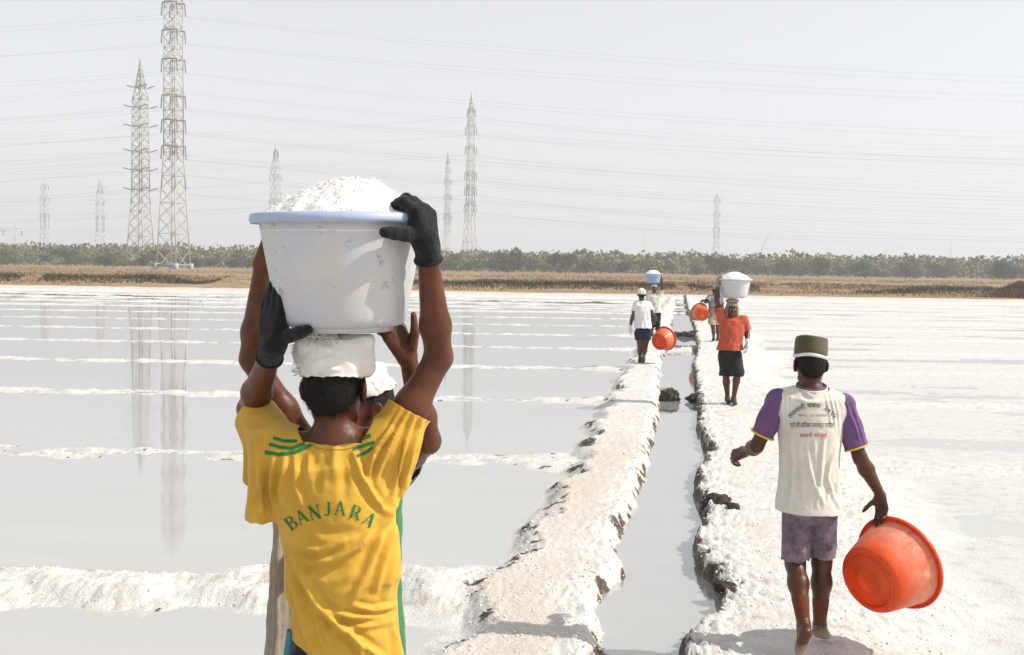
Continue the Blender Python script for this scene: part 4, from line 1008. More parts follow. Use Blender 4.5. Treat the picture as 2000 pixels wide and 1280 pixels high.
# ------------------------------------------------------------------ man in yellow, lifting the tub onto his head (seen from behind)
D = 3.3; q = lambda x, y, dd=0.0: P(x, y, D + dd)
fwd = nrm([0.04, 1, 0])
J = dict(R=frame(fwd, Z3), HR=frame(nrm([0.20, 1, -0.05]), Z3), pel=q(672, 1290, 0.02), chest=q(655, 985, 0.0), neck=q(657, 862, 0.0), head=q(656, 757, 0.01),
         shA=q(556, 884, 0.0), elA=q(490, 800, 0.17), wrA=q(531, 684, -0.09), shB=q(760, 872, 0.0), elB=q(857, 698, 0.02), wrB=q(834, 484, -0.15))
J['handA'] = hand_prims(J['wrA'], nrm([0.0, 0.05, 1]), nrm([0.60, 0.78, 0]), -1, [0.10, 0.12, 0.14, 0.18], 'handA', 1.06, (0.85, 0.05), 0.06, 0.05)
J['handB'] = hand_prims(J['wrB'], nrm([-0.14, 0.05, 0.98]), nrm([-0.83, 0.52, 0.05]), 1, [1.0, 1.0, 1.0, 1.0], 'handB', 1.10, (0.9, 0.25), 0.03, 0.0)
gz = 0.14; pel = J['pel']
J['org'] = (pel[0], pel[1], gz)
for a, sx in (('A', -1), ('B', 1)):
    J['hip' + a] = pel + np.array([sx * .085, 0, -.05]); J['kn' + a] = np.array([pel[0] + sx * .10, pel[1] + (.03 if sx > 0 else -.02), gz + .50]); J['an' + a] = np.array([pel[0] + sx * .10, pel[1] - .03, gz + .085])
    J['toe' + a] = J['an' + a] + np.array([sx * .03, .16, -.065])
man, pr, org = person(J, skinA, 0.0058, 'man in a yellow shirt, seen from behind, lifting a heaped tub onto his wrapped head', 1.0, .92)
ttop = gz
sh_pr = [dict(p) for p in sel(pr, 'torso', 'pelvis')]
Rb = J['R']
sh_pr += [ecyl(q(652, 930), q(674, 1120), (.10, .08), (.128, .106), Rb, 0.08), ecyl(q(672, 1060), q(676, 1440), (.122, .102), (.156, .128), Rb, 0.05)]
mA = J['shA'] * .45 + J['elA'] * .55; mB = J['shB'] * .5 + J['elB'] * .5
sh_pr += [cone(J['shA'], J['elA'], .052, .058, 0.05), cone(J['shB'], J['elB'], .054, .056, 0.05), ell(J['shA'], (.052, .055, .052), None, .04), ell(J['shB'], (.054, .055, .054), None, .04),
          ecyl(q(524, 850, .05), q(507, 1040, .02), (.036, .06), (.030, .075), np.eye(3), 0.03), cone(q(548, 900, .02), q(540, 985, .01), .03, .012, 0.05),
          cone(q(495, 845, .11), q(488, 935, .11), .022, .012, .03), cone(q(782, 860), q(780, 950), .028, .012, 0.05)]
def f3(*pts, w=0.013, h=0.008, dd=-0.13):
    return [(q(pts[i][0], pts[i][1], dd), q(pts[i + 1][0], pts[i + 1][1], dd), w, h) for i in range(len(pts) - 1)]
LN = []
for pts, w, h in [([(800, 905), (735, 1000), (640, 1085), (575, 1100)], .016, .011), ([(795, 960), (740, 1040), (660, 1110), (590, 1120)], .014, .009),
                  ([(790, 1010), (735, 1110), (690, 1180)], .013, .009), ([(570, 1075), (600, 1160), (660, 1240), (720, 1290)], .014, .012), ([(565, 1100), (590, 1200), (620, 1290)], .012, .010),
                  ([(780, 1080), (760, 1180), (700, 1190)], .013, .008), ([(640, 1190), (700, 1205), (770, 1190)], .012, .010), ([(610, 1150), (680, 1225), (760, 1245)], .012, .008),
                  ([(780, 840), (770, 900), (780, 960)], .010, .009), ([(765, 845), (745, 910), (760, 980)], .009, .008), ([(800, 830), (795, 890), (800, 940)], .009, .008), ([(745, 850), (722, 900), (730, 950)], .009, .007),
                  ([(560, 890), (590, 940), (600, 990)], .012, .007), ([(530, 890), (560, 960), (560, 1020)], .012, .009), ([(600, 900), (640, 930), (650, 965)], .014, .006), ([(690, 890), (700, 930), (690, 970)], .012, .007),
                  ([(500, 860), (520, 920), (535, 980)], .010, .008), ([(560, 1120), (575, 1210)], .010, .009), ([(785, 1190), (775, 1270)], .012, .008), ([(720, 1215), (745, 1290)], .013, .008)]:
    LN += f3(*pts, w=w, h=h)
PXF = [([(572, 1078), (600, 1098), (650, 1095), (700, 1068), (735, 1033), (775, 985)], 7, .009), ([(566, 1040), (582, 1068), (625, 1078), (670, 1062)], 7, .007),
       ([(797, 940), (762, 1000), (740, 1060), (715, 1120), (688, 1172)], 7, .010), ([(790, 985), (770, 1040), (748, 1105), (735, 1150)], 6, .009), ([(785, 1050), (770, 1110), (752, 1165)], 6, .007),
       ([(575, 1085), (592, 1132), (622, 1182), (662, 1222), (720, 1270), (765, 1300)], 7, .012), ([(568, 1125), (584, 1180), (600, 1240), (617, 1290)], 6, .010), ([(560, 1160), (562, 1210)], 5, .006),
       ([(642, 1190), (665, 1202), (705, 1206), (745, 1206)], 5, .010), ([(688, 1184), (730, 1193), (775, 1183)], 5, .008), ([(640, 1232), (690, 1228), (770, 1212)], 6, .006), ([(628, 1212), (642, 1255)], 4, .007), ([(690, 1240), (712, 1290)], 6, .008), ([(770, 1220), (780, 1290)], 6, .006),
       ([(800, 800), (772, 850), (747, 900), (730, 945)], 5, .009), ([(812, 806), (790, 870), (774, 930), (764, 985)], 5, .009), ([(826, 812), (806, 880), (791, 950)], 5, .008), ([(832, 835), (812, 905), (800, 950)], 4, .006), ([(764, 838), (737, 872), (722, 915), (722, 950)], 5, .008), ([(785, 800), (755, 850), (735, 880)], 4, .006),
       ([(575, 892), (578, 950), (590, 990)], 5, .006), ([(556, 888), (550, 935), (545, 985)], 6, .008), ([(604, 885), (602, 940)], 6, .005), ([(692, 885), (706, 930), (732, 975), (755, 1000)], 6, .010), ([(655, 872), (650, 925)], 8, .005), ([(625, 905), (620, 960)], 6, -.004), ([(675, 900), (672, 970)], 8, -.004),
       ([(500, 850), (506, 920), (512, 1000)], 5, .008), ([(488, 850), (492, 930)], 4, .005), ([(534, 900), (529, 960), (538, 1005)], 5, .009), ([(520, 880), (518, 950)], 5, -.005), ([(600, 1010), (640, 1040), (700, 1040)], 8, -.003), ([(590, 1120), (640, 1140), (690, 1120)], 9, .004)]
hem = above(q(556, 1228), (0.42, 0, 0.9), 0.006, 14)
def batwing(V): return np.maximum(V[:, 0] - q(546, 1000)[0], V[:, 2] - q(507, 1014)[2] + 0.12 * (V[:, 0] - q(507, 1014)[0]) + 0.005 * fbm(V * 25, 2))
shirt, VT = garment('shirt', sh_pr, 0.0046, 0.010, [hem, sleeve_cut(J['shA'], J['elA'], 0.80, .10), sleeve_cut(J['shB'], J['elB'], 0.40), batwing, neck_cut(J['neck'], J['head'], 0.105, tilt=(0, -.25, 1), zt=0.022)], yel, man, org, (), 0.003, 11, 0.0035, 1, [(a_, b_, c_ * 1.4) for a_, b_, c_ in PXF])
PXB = [('B', 570, 1021, -36), ('A', 590, 1009, -27), ('N', 615, 1001, -13), ('J', 641, 994, -2), ('A', 665, 993, 5), ('R', 695, 1001, 19), ('A', 722, 1015, 33)]
strips = []
for ch, cx_, cy_, an in PXB:
    a = math.radians(an); H_, W_ = 27.0, 22.0
    for pl, wd in GL[ch]:
        pp = []
        for u_, v_ in pl:
            dx, dy = (u_ - .48) * W_, -(v_ - .5) * H_; pp.append((cx_ + dx * math.cos(a) - dy * math.sin(a), cy_ + dx * math.sin(a) + dy * math.cos(a)))
        strips.append((pp, np.asarray(wd) * 24.0))
decal_strips('lettering', strips, VT, grn, shirt, org)
st = [([(518, 883), (545, 888), (575, 884), (612, 867)], 7), ([(526, 868), (548, 874), (570, 876), (596, 866)], 6), ([(534, 856), (556, 862), (580, 862)], 6),
      ([(686, 864), (706, 857), (724, 851)], 8), ([(690, 878), (712, 870), (731, 864)], 6), ([(697, 892), (712, 885), (728, 874)], 6)]
for pl, wd in st: decal_strips('shoulder_stripe', [(pl, wd)], VT, grn, shirt, org)
seamm = cloth_mat('seam_thread', (0.36, 0.18, 0.012), (0.42, 0.22, 0.02))
for pl in ([(788, 862), (778, 915), (784, 965)], [(614, 874), (640, 879), (676, 878), (703, 869)]): decal_strips('seam', [(pl, 1.6)], VT, seamm, shirt, org, .0015)
decal_strips('collar_edge', [([(613, 865), (640, 869.5), (676, 868.5), (701, 861)], 3.0)], VT, grn, shirt, org, .002)
# collar binding
nbk = []
for a in np.radians(np.linspace(180, 360, 21)): nbk.append((655 + 47 * math.cos(a), 852 + 3.0 * math.sin(a) * -1))
for nm, wr_, hn in (('glove', J['wrA'], 'handA'), ('glove', J['wrB'], 'handB')):
    el_ = J['elA'] if hn == 'handA' else J['elB']; d_ = nrm(wr_ - el_)
    gp = [dict(p) for p in sel(pr, hn)] + [cone(wr_ - d_ * .05, wr_ + d_ * .02, .030, .029, 0.01)]
    g, _ = garment('glove', gp, 0.0042, 0.0045, [above(wr_ - d_ * .035, d_)], glovem, man, org, (), 0.0012, 60, 0.003, 1)
    mb = MB(); R_ = frame(d_, Z3 if abs(d_[2]) < .9 else np.array([0, 1.0, 0]))
    pts = [wr_ - d_ * .036 + (R_[:, 0] * math.cos(a) + R_[:, 2] * math.sin(a)) * .0335 - org for a in np.linspace(0, 6.2832, 30)]
    mb.tube(pts, 0.006, 8, False); obj('cuff', mb.mesh('cuff'), glovem, g)
hair_part(J, pr, 0.0045, hairm, man, org, 1.0, low=-0.085, strands=6000)
sp_ = [ecyl(pel + np.array([0, 0, .12]), pel + np.array([0, 0, -.12]), (.125, .100), (.152, .118), Rb, 0.04)] + [cone(J['hip' + a], J['kn' + a] * .8 + J['hip' + a] * .2, .088, .10, 0.03) for a in 'AB']
sh_o, VT2 = garment('shorts', sp_, 0.008, 0.0, [above(pel + np.array([0, 0, .11]), (0, 0, -1)), above(J['knA'] + np.array([0, 0, .06]), Z3)], navy, man, org, (), 0.006, 9, 0.004)
mb = MB(); c_ = pel + np.array([-.140, -.055, 0]); mb.tube([c_ + np.array([0, 0, .10]) - org, c_ + np.array([-.012, 0, 0]) - org, c_ + np.array([-.028, 0, -.12]) - org], 0.010, 8); obj('side_stripe', mb.mesh('side_stripe'), teal, sh_o)
# folded sack pad on the head
hc = q(657, 697, 0.0); tb = q(664, 700, 0.0)
padp = [ell(q(655, 700), (.098, .105, .062), None, .02), ecyl(q(656, 735), q(657, 662), (.098, .108), (.104, .112), np.eye(3), .03), cone(q(600, 672, -.06), q(715, 668, -.06), .022, .022, .02), cone(q(590, 690, .0), q(598, 668, -.07), .028, .026, .02),
        cone(q(715, 668, -.05), q(722, 720, -.04), .020, .016, .02), ell(q(742, 706, .05), (.035, .06, .03), None, .02)]
padp = padp[:5]
PL = []
for pts, w, h in [([(592, 730), (650, 722), (722, 732)], .006, .005), ([(595, 712), (650, 700), (724, 712)], .007, .004), ([(610, 690), (660, 705), (722, 690)], .006, .004), ([(600, 668), (660, 690), (715, 680)], .008, .005), ([(640, 664), (650, 700)], .006, -.004), ([(690, 664), (700, 730)], .006, .004)]:
    PL += f3(*pts, w=w, h=h, dd=-0.115)
pad, _ = garment('head_pad', padp, 0.0045, 0.0, [above(q(655, 738), (0, 0.12, 1), 0.006, 40), above(q(655, 650), (0, 0, -1))], sack, man, org, PL, 0.003, 30, 0.0, 1)
mb = MB(); r = np.random.default_rng(3)
for k in range(150):
    t = r.uniform(); base_ = q(590 + r.normal() * 3, 662 + 74 * t, -.03 + r.normal() * .03) if k < 70 else q(592 + 60 * r.uniform(), 657 + r.normal() * 4, -.105 + r.normal() * .006)
    v = np.array([-1, r.normal() * .6, r.normal() * .9]) if k < 70 else np.array([r.normal() * .8, -.7, r.normal() * .6]); v = nrm(v) * r.uniform(.012, .034); w_ = r.normal(size=3) * .006
    mb.tube([base_ + np.array([.012, 0, 0]) - org, base_ + v * .5 + w_ - org, base_ + v + w_ * .3 + np.array([0, 0, -.004]) - org], [.0014, .0012, .0008], 4)
obj('fringe', mb.mesh('fringe'), sack, pad)['kind'] = 'stuff'

# the tub he lifts
tb_c = P(669, 645, D + 0.0); tax = nrm([-0.012, -0.012, 1])
tubA = tub(tb_c, tax, white_m, bluerim_m, 'large pale tub heaped with salt, above the man in yellow', 0.6, .935, 1.17)
salt_pile(tubA, 'white salt heaped high in the tub above the man in yellow', 0.115, (0.035, 0.0), 9000, 2, .935, 1.17)

# ------------------------------------------------------------------ helper facing him, half hidden
HD = 3.3
J2 = dict(R=frame(nrm([-0.05, -1, 0]), Z3), HR=frame(nrm([-0.8, -.6, 0.05]), Z3), pel=q(680, 1290, 0.52), chest=q(682, 1000, 0.55), neck=q(690, 890, 0.55), head=q(704, 797, 0.47),
          shA=q(600, 880, 0.50), elA=q(492, 702, 0.40), wrA=q(512, 522, 0.32), shB=q(775, 905, 0.50), elB=q(836, 862, 0.28), wrB=q(797, 700, 0.14))
J2['handA'] = hand_prims(J2['wrA'], nrm([0.45, -0.1, .8]), nrm([0.3, -0.9, 0.1]), 1, 0.25, 'handA', 1.0, (0.6, 0.2))
J2['handB'] = hand_prims(J2['wrB'], nrm([-0.45, -0.12, 0.85]), nrm([-0.55, 0.1, 0.75]), -1, [0.40, 0.42, 0.45, 0.5], 'handB', 1.0, (-0.35, 0.5), 0.06, 0.0)
# bare hand: thumb stands up along the tub wall
wB = J2['wrB']; J2['handB'] += [cone(wB + np.array([.012, -.01, .035]), wB + np.array([.020, -.016, .075]), .017, .0135, .012, 'handB'), cone(wB + np.array([.020, -.016, .075]), wB + np.array([.016, -.016, .128]), .0125, .0095, .008, 'handB')]
pel2 = J2['pel']; J2['org'] = (pel2[0], pel2[1], gz)
for a, sx in (('A', -1), ('B', 1)):
    J2['hip' + a] = pel2 + np.array([sx * .085, 0, -.05]); J2['kn' + a] = np.array([pel2[0] + sx * .10, pel2[1] - .03, gz + .48]); J2['an' + a] = np.array([pel2[0] + sx * .10, pel2[1] + .03, gz + .085])
    J2['toe' + a] = J2['an' + a] + np.array([sx * .03, -.16, -.065])
hlp, pr2, org2 = person(J2, skinA, 0.0065, 'bare-handed helper facing the camera behind the man in yellow, steadying the tub', 0.98, .9)
s2 = [dict(p) for p in sel(pr2, 'torso', 'pelvis')] + [ecyl(q(684, 960, .55), q(684, 1330, .52), (.145, .12), (.168, .13), J2['R'], .05), cone(J2['shA'], J2['elA'], .060, .06, .04), cone(J2['shB'], J2['elB'], .060, .06, .04)]
shirt2, _ = garment('shirt', s2, 0.009, 0.012, [above(q(684, 1330, .52), Z3), sleeve_cut(J2['shA'], J2['elA'], 0.12), sleeve_cut(J2['shB'], J2['elB'], 0.10), neck_cut(J2['neck'], J2['head'])], dgreen, hlp, org2, (), .006, 8)
cl = [ecyl(q(556, 1000, .50), q(548, 1420, .46), (.030, .10), (.055, .12), np.eye(3), .03)]
garment('shawl', cl, 0.007, 0.0, [], tanc_, hlp, org2, [(q(545, 1010, .40), q(538, 1300, .36), .012, .010), (q(553, 1010, .39), q(556, 1300, .35), .010, .009), (q(540, 1100, .40), q(548, 1300, .35), .008, .007)], .007, 10, 0.0)
garment('trousers', [cone(J2['hip' + a], J2['an' + a] + np.array([0, 0, .1]), .11, .075, .03) for a in 'AB'] + [ell(pel2, (.18, .13, .13), None, .04)], 0.012, 0, [above(pel2 + np.array([0, 0, .1]), -Z3), above(J2['anA'] + np.array([0, 0, .03]), Z3)], tanc_, hlp, org2, (), .006, 8)
hp2 = [ell(J2['head'] + J2['HR'] @ np.array([0, -.014, .052]), (.083, .103, .072), J2['HR'], .03), cone(q(712, 728, .50), q(744, 718, .50), .032, .012, .03), cone(q(700, 720, .5), q(730, 762, .44), .028, .014, .03)]
hl = [(q(720, 715, .40), q(742, 760, .40), .008, .007), (q(735, 705, .42), q(752, 730, .42), .007, .006), (q(705, 735, .38), q(740, 742, .38), .008, .005), (q(728, 700, .40), q(720, 760, .36), .007, .006)]
garment('head_cloth', hp2, 0.005, 0.004, [above(J2['head'] + J2['HR'] @ np.array([0, .08, .030]), J2['HR'] @ np.array([0, .25, 1]), .008, 30)], sack, hlp, org2, hl, .005, 28, 0.003)
hair_part(J2, pr2, 0.006, hairm, hlp, org2, 0.98, low=-.08, side=.02)
eyes(J2, hlp, org2, .98, eyew, eyed)

# ------------------------------------------------------------------ man walking away with the red tub
D3 = 6.5; q3 = lambda x, y, dd=0.0: P(x, y, D3 + dd); gz3 = 0.13
J3 = dict(R=frame(nrm([0.06, 1, 0]), Z3), HR=frame(nrm([0.0, 1, -0.03]), Z3), pel=q3(1582, 985, 0.02), chest=q3(1582, 842, 0.0), neck=q3(1584, 762, 0.0), head=q3(1582, 712, 0.02),
          shA=q3(1521, 783, 0.0), elA=q3(1478, 872, 0.05), wrA=q3(1457, 882, 0.24), shB=q3(1645, 793, 0.0), elB=q3(1680, 895, -0.02), wrB=q3(1719, 966, 0.04))
J3['handA'] = hand_prims(J3['wrA'], nrm([-0.55, 0.6, -0.35]), nrm([0.8, 0.35, -0.5]), -1, [0.7, 0.8, 0.9, 0.95], 'handA', 1.05, (0.5, 0.5), .08, .3)
J3['handB'] = hand_prims(J3['wrB'], nrm([0.16, 0.05, -1]), nrm([-0.70, -0.60, -0.1]), 1, [0.42, 0.5, 0.55, 0.6], 'handB', 1.0, (0.55, 0.5), .05, .15)
tA = G(1560, 1281, gz3 + .016); tB = G(1622, 1252, gz3 + .02)
J3.update(hipA=q3(1559, 1000, .02), hipB=q3(1605, 1000, .02), knA=q3(1553, 1100, 0.05), anA=q3(1570, 1222, -0.18), knB=q3(1605, 1098, 0.08), anB=np.array([*G(1600, 1250, gz3)[:2], gz3 + .085]))
J3['toeA'] = tA; J3['heelA'] = q3(1574, 1236, -0.245); J3['toeB'] = np.array([tB[0], tB[1] + .10, gz3 + .02])
pel3 = J3['pel']; J3['org'] = (pel3[0], pel3[1], gz3)
m3_, pr3, org3 = person(J3, skinB, 0.0058, 'barefoot man in a printed off-white shirt walking away with a red tub in his hand', 1.0, .9)
s3 = [dict(p) for p in sel(pr3, 'torso', 'pelvis')] + [ecyl(q3(1583, 790), q3(1577, 1040), (.112, .084), (.172, .142), J3['R'], .08)]
L3 = []
def g3(*pts, w=.010, h=.007, dd=-.125):
    return [(q3(pts[i][0], pts[i][1], dd), q3(pts[i + 1][0], pts[i + 1][1], dd), w, h) for i in range(len(pts) - 1)]
for pts, w, h in [([(1532, 770), (1530, 830)], .007, .006), ([(1541, 768), (1538, 820)], .006, .006), ([(1625, 770), (1632, 830)], .006, .006), ([(1634, 775), (1640, 840)], .006, .006), ([(1615, 768), (1624, 820)], .006, .005), ([(1570, 760), (1585, 775), (1600, 762)], .010, .006),
                  ([(1545, 830), (1552, 920), (1545, 990)], .012, .008), ([(1575, 880), (1582, 940), (1600, 985)], .013, .009), ([(1612, 860), (1606, 930), (1610, 985)], .012, .010), ([(1636, 880), (1618, 930), (1630, 985)], .011, .010), ([(1640, 900), (1638, 985)], .010, .007), ([(1530, 880), (1532, 985)], .012, .008), ([(1600, 940), (1590, 990)], .010, .008)]:
    L3 += g3(*pts, w=w, h=h)
PX3 = [([(1530, 768), (1528, 800), (1530, 840)], 2.6, .005), ([(1537, 766), (1535, 800), (1536, 830)], 2.4, .004), ([(1546, 765), (1543, 785)], 2.4, .003), ([(1612, 768), (1620, 800), (1624, 835)], 2.4, .005), ([(1620, 768), (1629, 800), (1633, 840)], 2.4, .006), ([(1628, 772), (1637, 805), (1640, 850)], 2.4, .006),
       ([(1570, 760), (1580, 772), (1590, 776), (1602, 764)], 4, .006), ([(1560, 775), (1575, 788), (1595, 786)], 4, .004), ([(1543, 850), (1550, 900), (1546, 960), (1540, 995)], 4, .008), ([(1560, 870), (1566, 930), (1570, 990)], 4, .006), ([(1576, 870), (1582, 915), (1592, 950), (1606, 980)], 4, .009), ([(1611, 850), (1605, 900), (1603, 945), (1608, 990)], 3.6, .009),
       ([(1637, 870), (1622, 905), (1616, 935), (1628, 970), (1638, 990)], 3.4, .010), ([(1641, 900), (1636, 950), (1637, 990)], 3, .007), ([(1527, 860), (1530, 920), (1524, 985)], 4, .008), ([(1600, 935), (1596, 990)], 3.5, .007), ([(1625, 950), (1612, 985)], 3, .006), ([(1590, 860), (1592, 900)], 4, .004)]
shirt3, VT3 = garment('shirt', s3, 0.0058, 0.012, [above(q3(1577, 998), (0.03, 0, 1), .004, 12), neck_cut(J3['neck'], J3['head'], .10, tilt=(0, -.2, 1), zt=0.012)], wshirt, m3_, org3, (), .003, 10, .0035, 1, PX3)
cb = []
for a_, sh, el, tc in (('A', J3['shA'], J3['elA'], .74), ('B', J3['shB'], J3['elB'], .80)):
    sx = -1 if a_ == 'A' else 1; d_ = nrm(el - sh)
    sl, _ = garment('sleeve', [ell(sh, (.061, .061, .060), None, .03), cone(sh, sh + d_ * .12, .059, .057, .03), cone(sh + d_ * .1, el, .057, .060, .03)], .0058, .004, [sleeve_cut(sh, el, tc, .3)], purp, m3_, org3,
                   [(sh + np.array([sx * .0, -.06, .02]), sh + d_ * .2 + np.array([.02, -.07, 0]), .010, .007), (sh + np.array([sx * .04, -.05, .0]), sh + d_ * .2 + np.array([.04 * sx, -.05, 0]), .009, .006)], .004, 12)
    L_ = np.linalg.norm(el - sh); R_ = frame(d_, Z3 if abs(d_[2]) < .85 else np.array([0, 1.0, 0])); mb = MB()
    mb.tube([sh + d_ * L_ * tc + (R_[:, 0] * math.cos(t) + R_[:, 2] * math.sin(t)) * .0645 - org3 for t in np.linspace(0, 6.2832, 34)], .0055, 6, False); obj('cuff', mb.mesh('cuff'), ycuff, sl)
st3 = [J3['hip' + a] for a in 'AB']
sp3 = [ell(pel3, (.152, .112, .125), J3['R'], .02), ecyl(pel3 + np.array([0, 0, .22]), pel3 + np.array([0, 0, -.03]), (.132, .098), (.150, .112), J3['R'], .03)] + [cone(J3['hip' + a], J3['kn' + a], .084, .069, .006) for a in 'AB'] + [cone(J3['hip' + a], J3['kn' + a] + np.array([0, 0, -.05]), .078, .069, .006) for a in 'AB']
LS = [(q3(1535, 1010, -.09), q3(1575, 1060, -.09), .010, .008), (q3(1540, 1040, -.09), q3(1560, 1085, -.09), .009, .008), (q3(1575, 1020, -.09), q3(1545, 1050, -.09), .009, .006), (q3(1595, 1010, -.09), q3(1620, 1070, -.08), .010, .008), (q3(1628, 1010, -.08), q3(1600, 1060, -.08), .009, .007)]
garment('shorts', sp3, .0062, .004, [above(q3(1580, 930), -Z3), above(q3(1553, 1096), (-.05, 0, 1), .014, 22)], mauve, m3_, org3, LS, .005, 11)
for a in 'AB':
    kn, an = J3['kn' + a], J3['an' + a]; c1 = kn * .42 + an * .58; d_ = nrm(kn - an)
    garment('sock', sel(pr3, 'shin'), .0050, .0022, [above(c1, -d_, .006, 40), above(an - d_ * .015, d_), lambda V, kn=kn, an=an: .11 - np.linalg.norm(np.cross(V - an, nrm(kn - an)), axis=1)], rust, m3_, org3, (), .0015, 40, .0015)
hair_part(J3, pr3, .005, hairm, m3_, org3, 1.0, low=-.085, side=-.045, strands=3000)
hr = J3['HR']
cp = MB(); prof = [(.0, .098), (.060, .100), (.080, .097), (.0865, .088), (.0865, .075), (.0885, .073), (.087, .060), (.089, .058), (.0875, .046), (.0895, .044), (.088, .030), (.090, .028), (.0885, .012), (.0895, .0)]
Vc, Fc = lathe(prof, 48); Vc[:, 1] *= 1.14; Vc[:, 2] += .004 * np.sin(np.arctan2(Vc[:, 1], Vc[:, 0]) * 2)
cap = obj('cap', mesh_np('cap', Vc @ (hr @ np.array(Matrix.Rotation(0.06, 3, 'Y') @ Matrix.Rotation(-0.10, 3, 'X'))).T, Fc), olive, m3_, tuple(J3['head'] + hr @ np.array([0.0, -.012, .052]) - org3))
Vc, Fc = lathe([(.0885, .012), (.092, .011), (.0935, .004), (.092, -.004), (.088, -.006)], 48); Vc[:, 1] *= 1.14; Vc[:, 2] += .004 * np.sin(np.arctan2(Vc[:, 1], Vc[:, 0]) * 3 + 1) - 0.012
obj('band', mesh_np('band', Vc @ (hr @ np.array(Matrix.Rotation(0.08, 3, 'Y') @ Matrix.Rotation(-0.10, 3, 'X'))).T, Fc), sack, cap)
# collar ring and purple lining
for nm, m_, rr_, dz in (('collar', wshirt, .011, .0), ('collar_lining', purp, .006, .013)):
    mb = MB(); nb_ = J3['neck']; mb.tube([nb_ + np.array([.078 * math.cos(t), .070 * math.sin(t) - .008, .012 + dz + .018 * math.sin(t)]) - org3 for t in np.linspace(0, 6.2832, 36)], rr_, 8, False); obj(nm, mb.mesh(nm), m_, shirt3)
# print on the shirt back
def text_mesh(body):
    cu = bpy.data.curves.new('print', 'FONT'); cu.body = body; cu.resolution_u = 3; o = bpy.data.objects.new('print', cu); COL.objects.link(o)
    dg = bpy.context.evaluated_depsgraph_get(); me = bpy.data.meshes.new_from_object(o.evaluated_get(dg)); bpy.data.objects.remove(o)
    V = np.zeros(len(me.vertices) * 3, np.float32); me.vertices.foreach_get('co', V); V = V.reshape(-1, 3)
    me.calc_loop_triangles(); T = np.zeros(len(me.loop_triangles) * 3, np.int32); me.loop_triangles.foreach_get('vertices', T); bpy.data.meshes.remove(me)
    return V, T.reshape(-1, 3)
def shirt_print(name, body, m, box, arc_h=0.0, lift=.0025):
    """box: x0, x1, y of the middle, height in photo pixels"""
    V, T = text_mesh(body)
    if not len(V): return
    x0, x1, yc, hh = box; a, b_ = V.min(0), V.max(0); u_ = (V[:, 0] - a[0]) / (b_[0] - a[0]); v_ = (V[:, 1] - a[1]) / (b_[1] - a[1]) - .5
    cx_ = (x0 + x1) / 2; px_ = x0 + (x1 - x0) * u_; py_ = yc - v_ * hh
    if arc_h:
        w = (x1 - x0) / 2; Rr = (w * w + arc_h * arc_h) / (2 * arc_h); am = math.asin(min(.999, w / Rr)); th = (u_ * 2 - 1) * am; rr_ = Rr + v_ * hh
        px_ = cx_ + rr_ * np.sin(th); py_ = yc + Rr - rr_ * np.cos(th)
    pts = project(bvh(VT3), np.stack([px_, py_], 1), lift) - org3
    obj(name, mesh_np(name, pts, T), m, shirt3, smooth=False)
shirt_print('lettering', 'तळवली चषक .२०१५', blackp, (1541, 1633, 791, 13.5), 24)
shirt_print('lettering', 'सौजन्य - रोहन फाऊंडेशन', greyp, (1559, 1616, 812, 8))
shirt_print('lettering', 'प्रो.सौ.लितका रामचंद्र पाटील', blackp, (1543, 1629, 831, 15))
shirt_print('lettering', 'तळवली नवीमुंबई', redp, (1562, 1615, 851, 13))
tax3 = nrm([.77, .57, .25]); rimc = q3(1758, 1098, 0.04)
tub3 = tub(rimc - tax3 * .285, tax3, red_m, redrim_m, 'big translucent red tub hanging from the hand of the man in the printed shirt', 0.3)
# ------------------------------------------------------------------ workers farther along the paths
def far_person(Dp, px, face, skinm, label, h, gz=0.13, s=1.0, hands=None, steps=(0, 0), thin=1.0):
    qq = lambda k: P(px[k][0], px[k][1], Dp + (px[k][2] if len(px[k]) > 2 else 0))
    J = {k: qq(k) for k in px}; J['R'] = frame(nrm(face), Z3); J['HR'] = frame(nrm(face), Z3)
    J['org'] = (J['pel'][0], J['pel'][1], gz); f = nrm([face[0], face[1], 0])
    for a, st_ in zip('AB', steps):
        an = J['an' + a]; an[2] = max(an[2], gz + .085); lift = an[2] - gz - .085
        J['toe' + a] = an + f * (.15 - .5 * lift) + np.array([0, 0, -.062 - lift * .9])
        d_, pn, sd, cu = (hands or {}).get(a, ((0, 0, -1), (f[1] * (-1 if a == 'B' else 1), 0, 0), 1, .35))
        J['hand' + a] = hand_prims(J['wr' + a], d_, pn, sd, cu, 'hand' + a, s)
    o, pr, org = person(J, skinm, h, label, s, thin); return J, o, pr, org
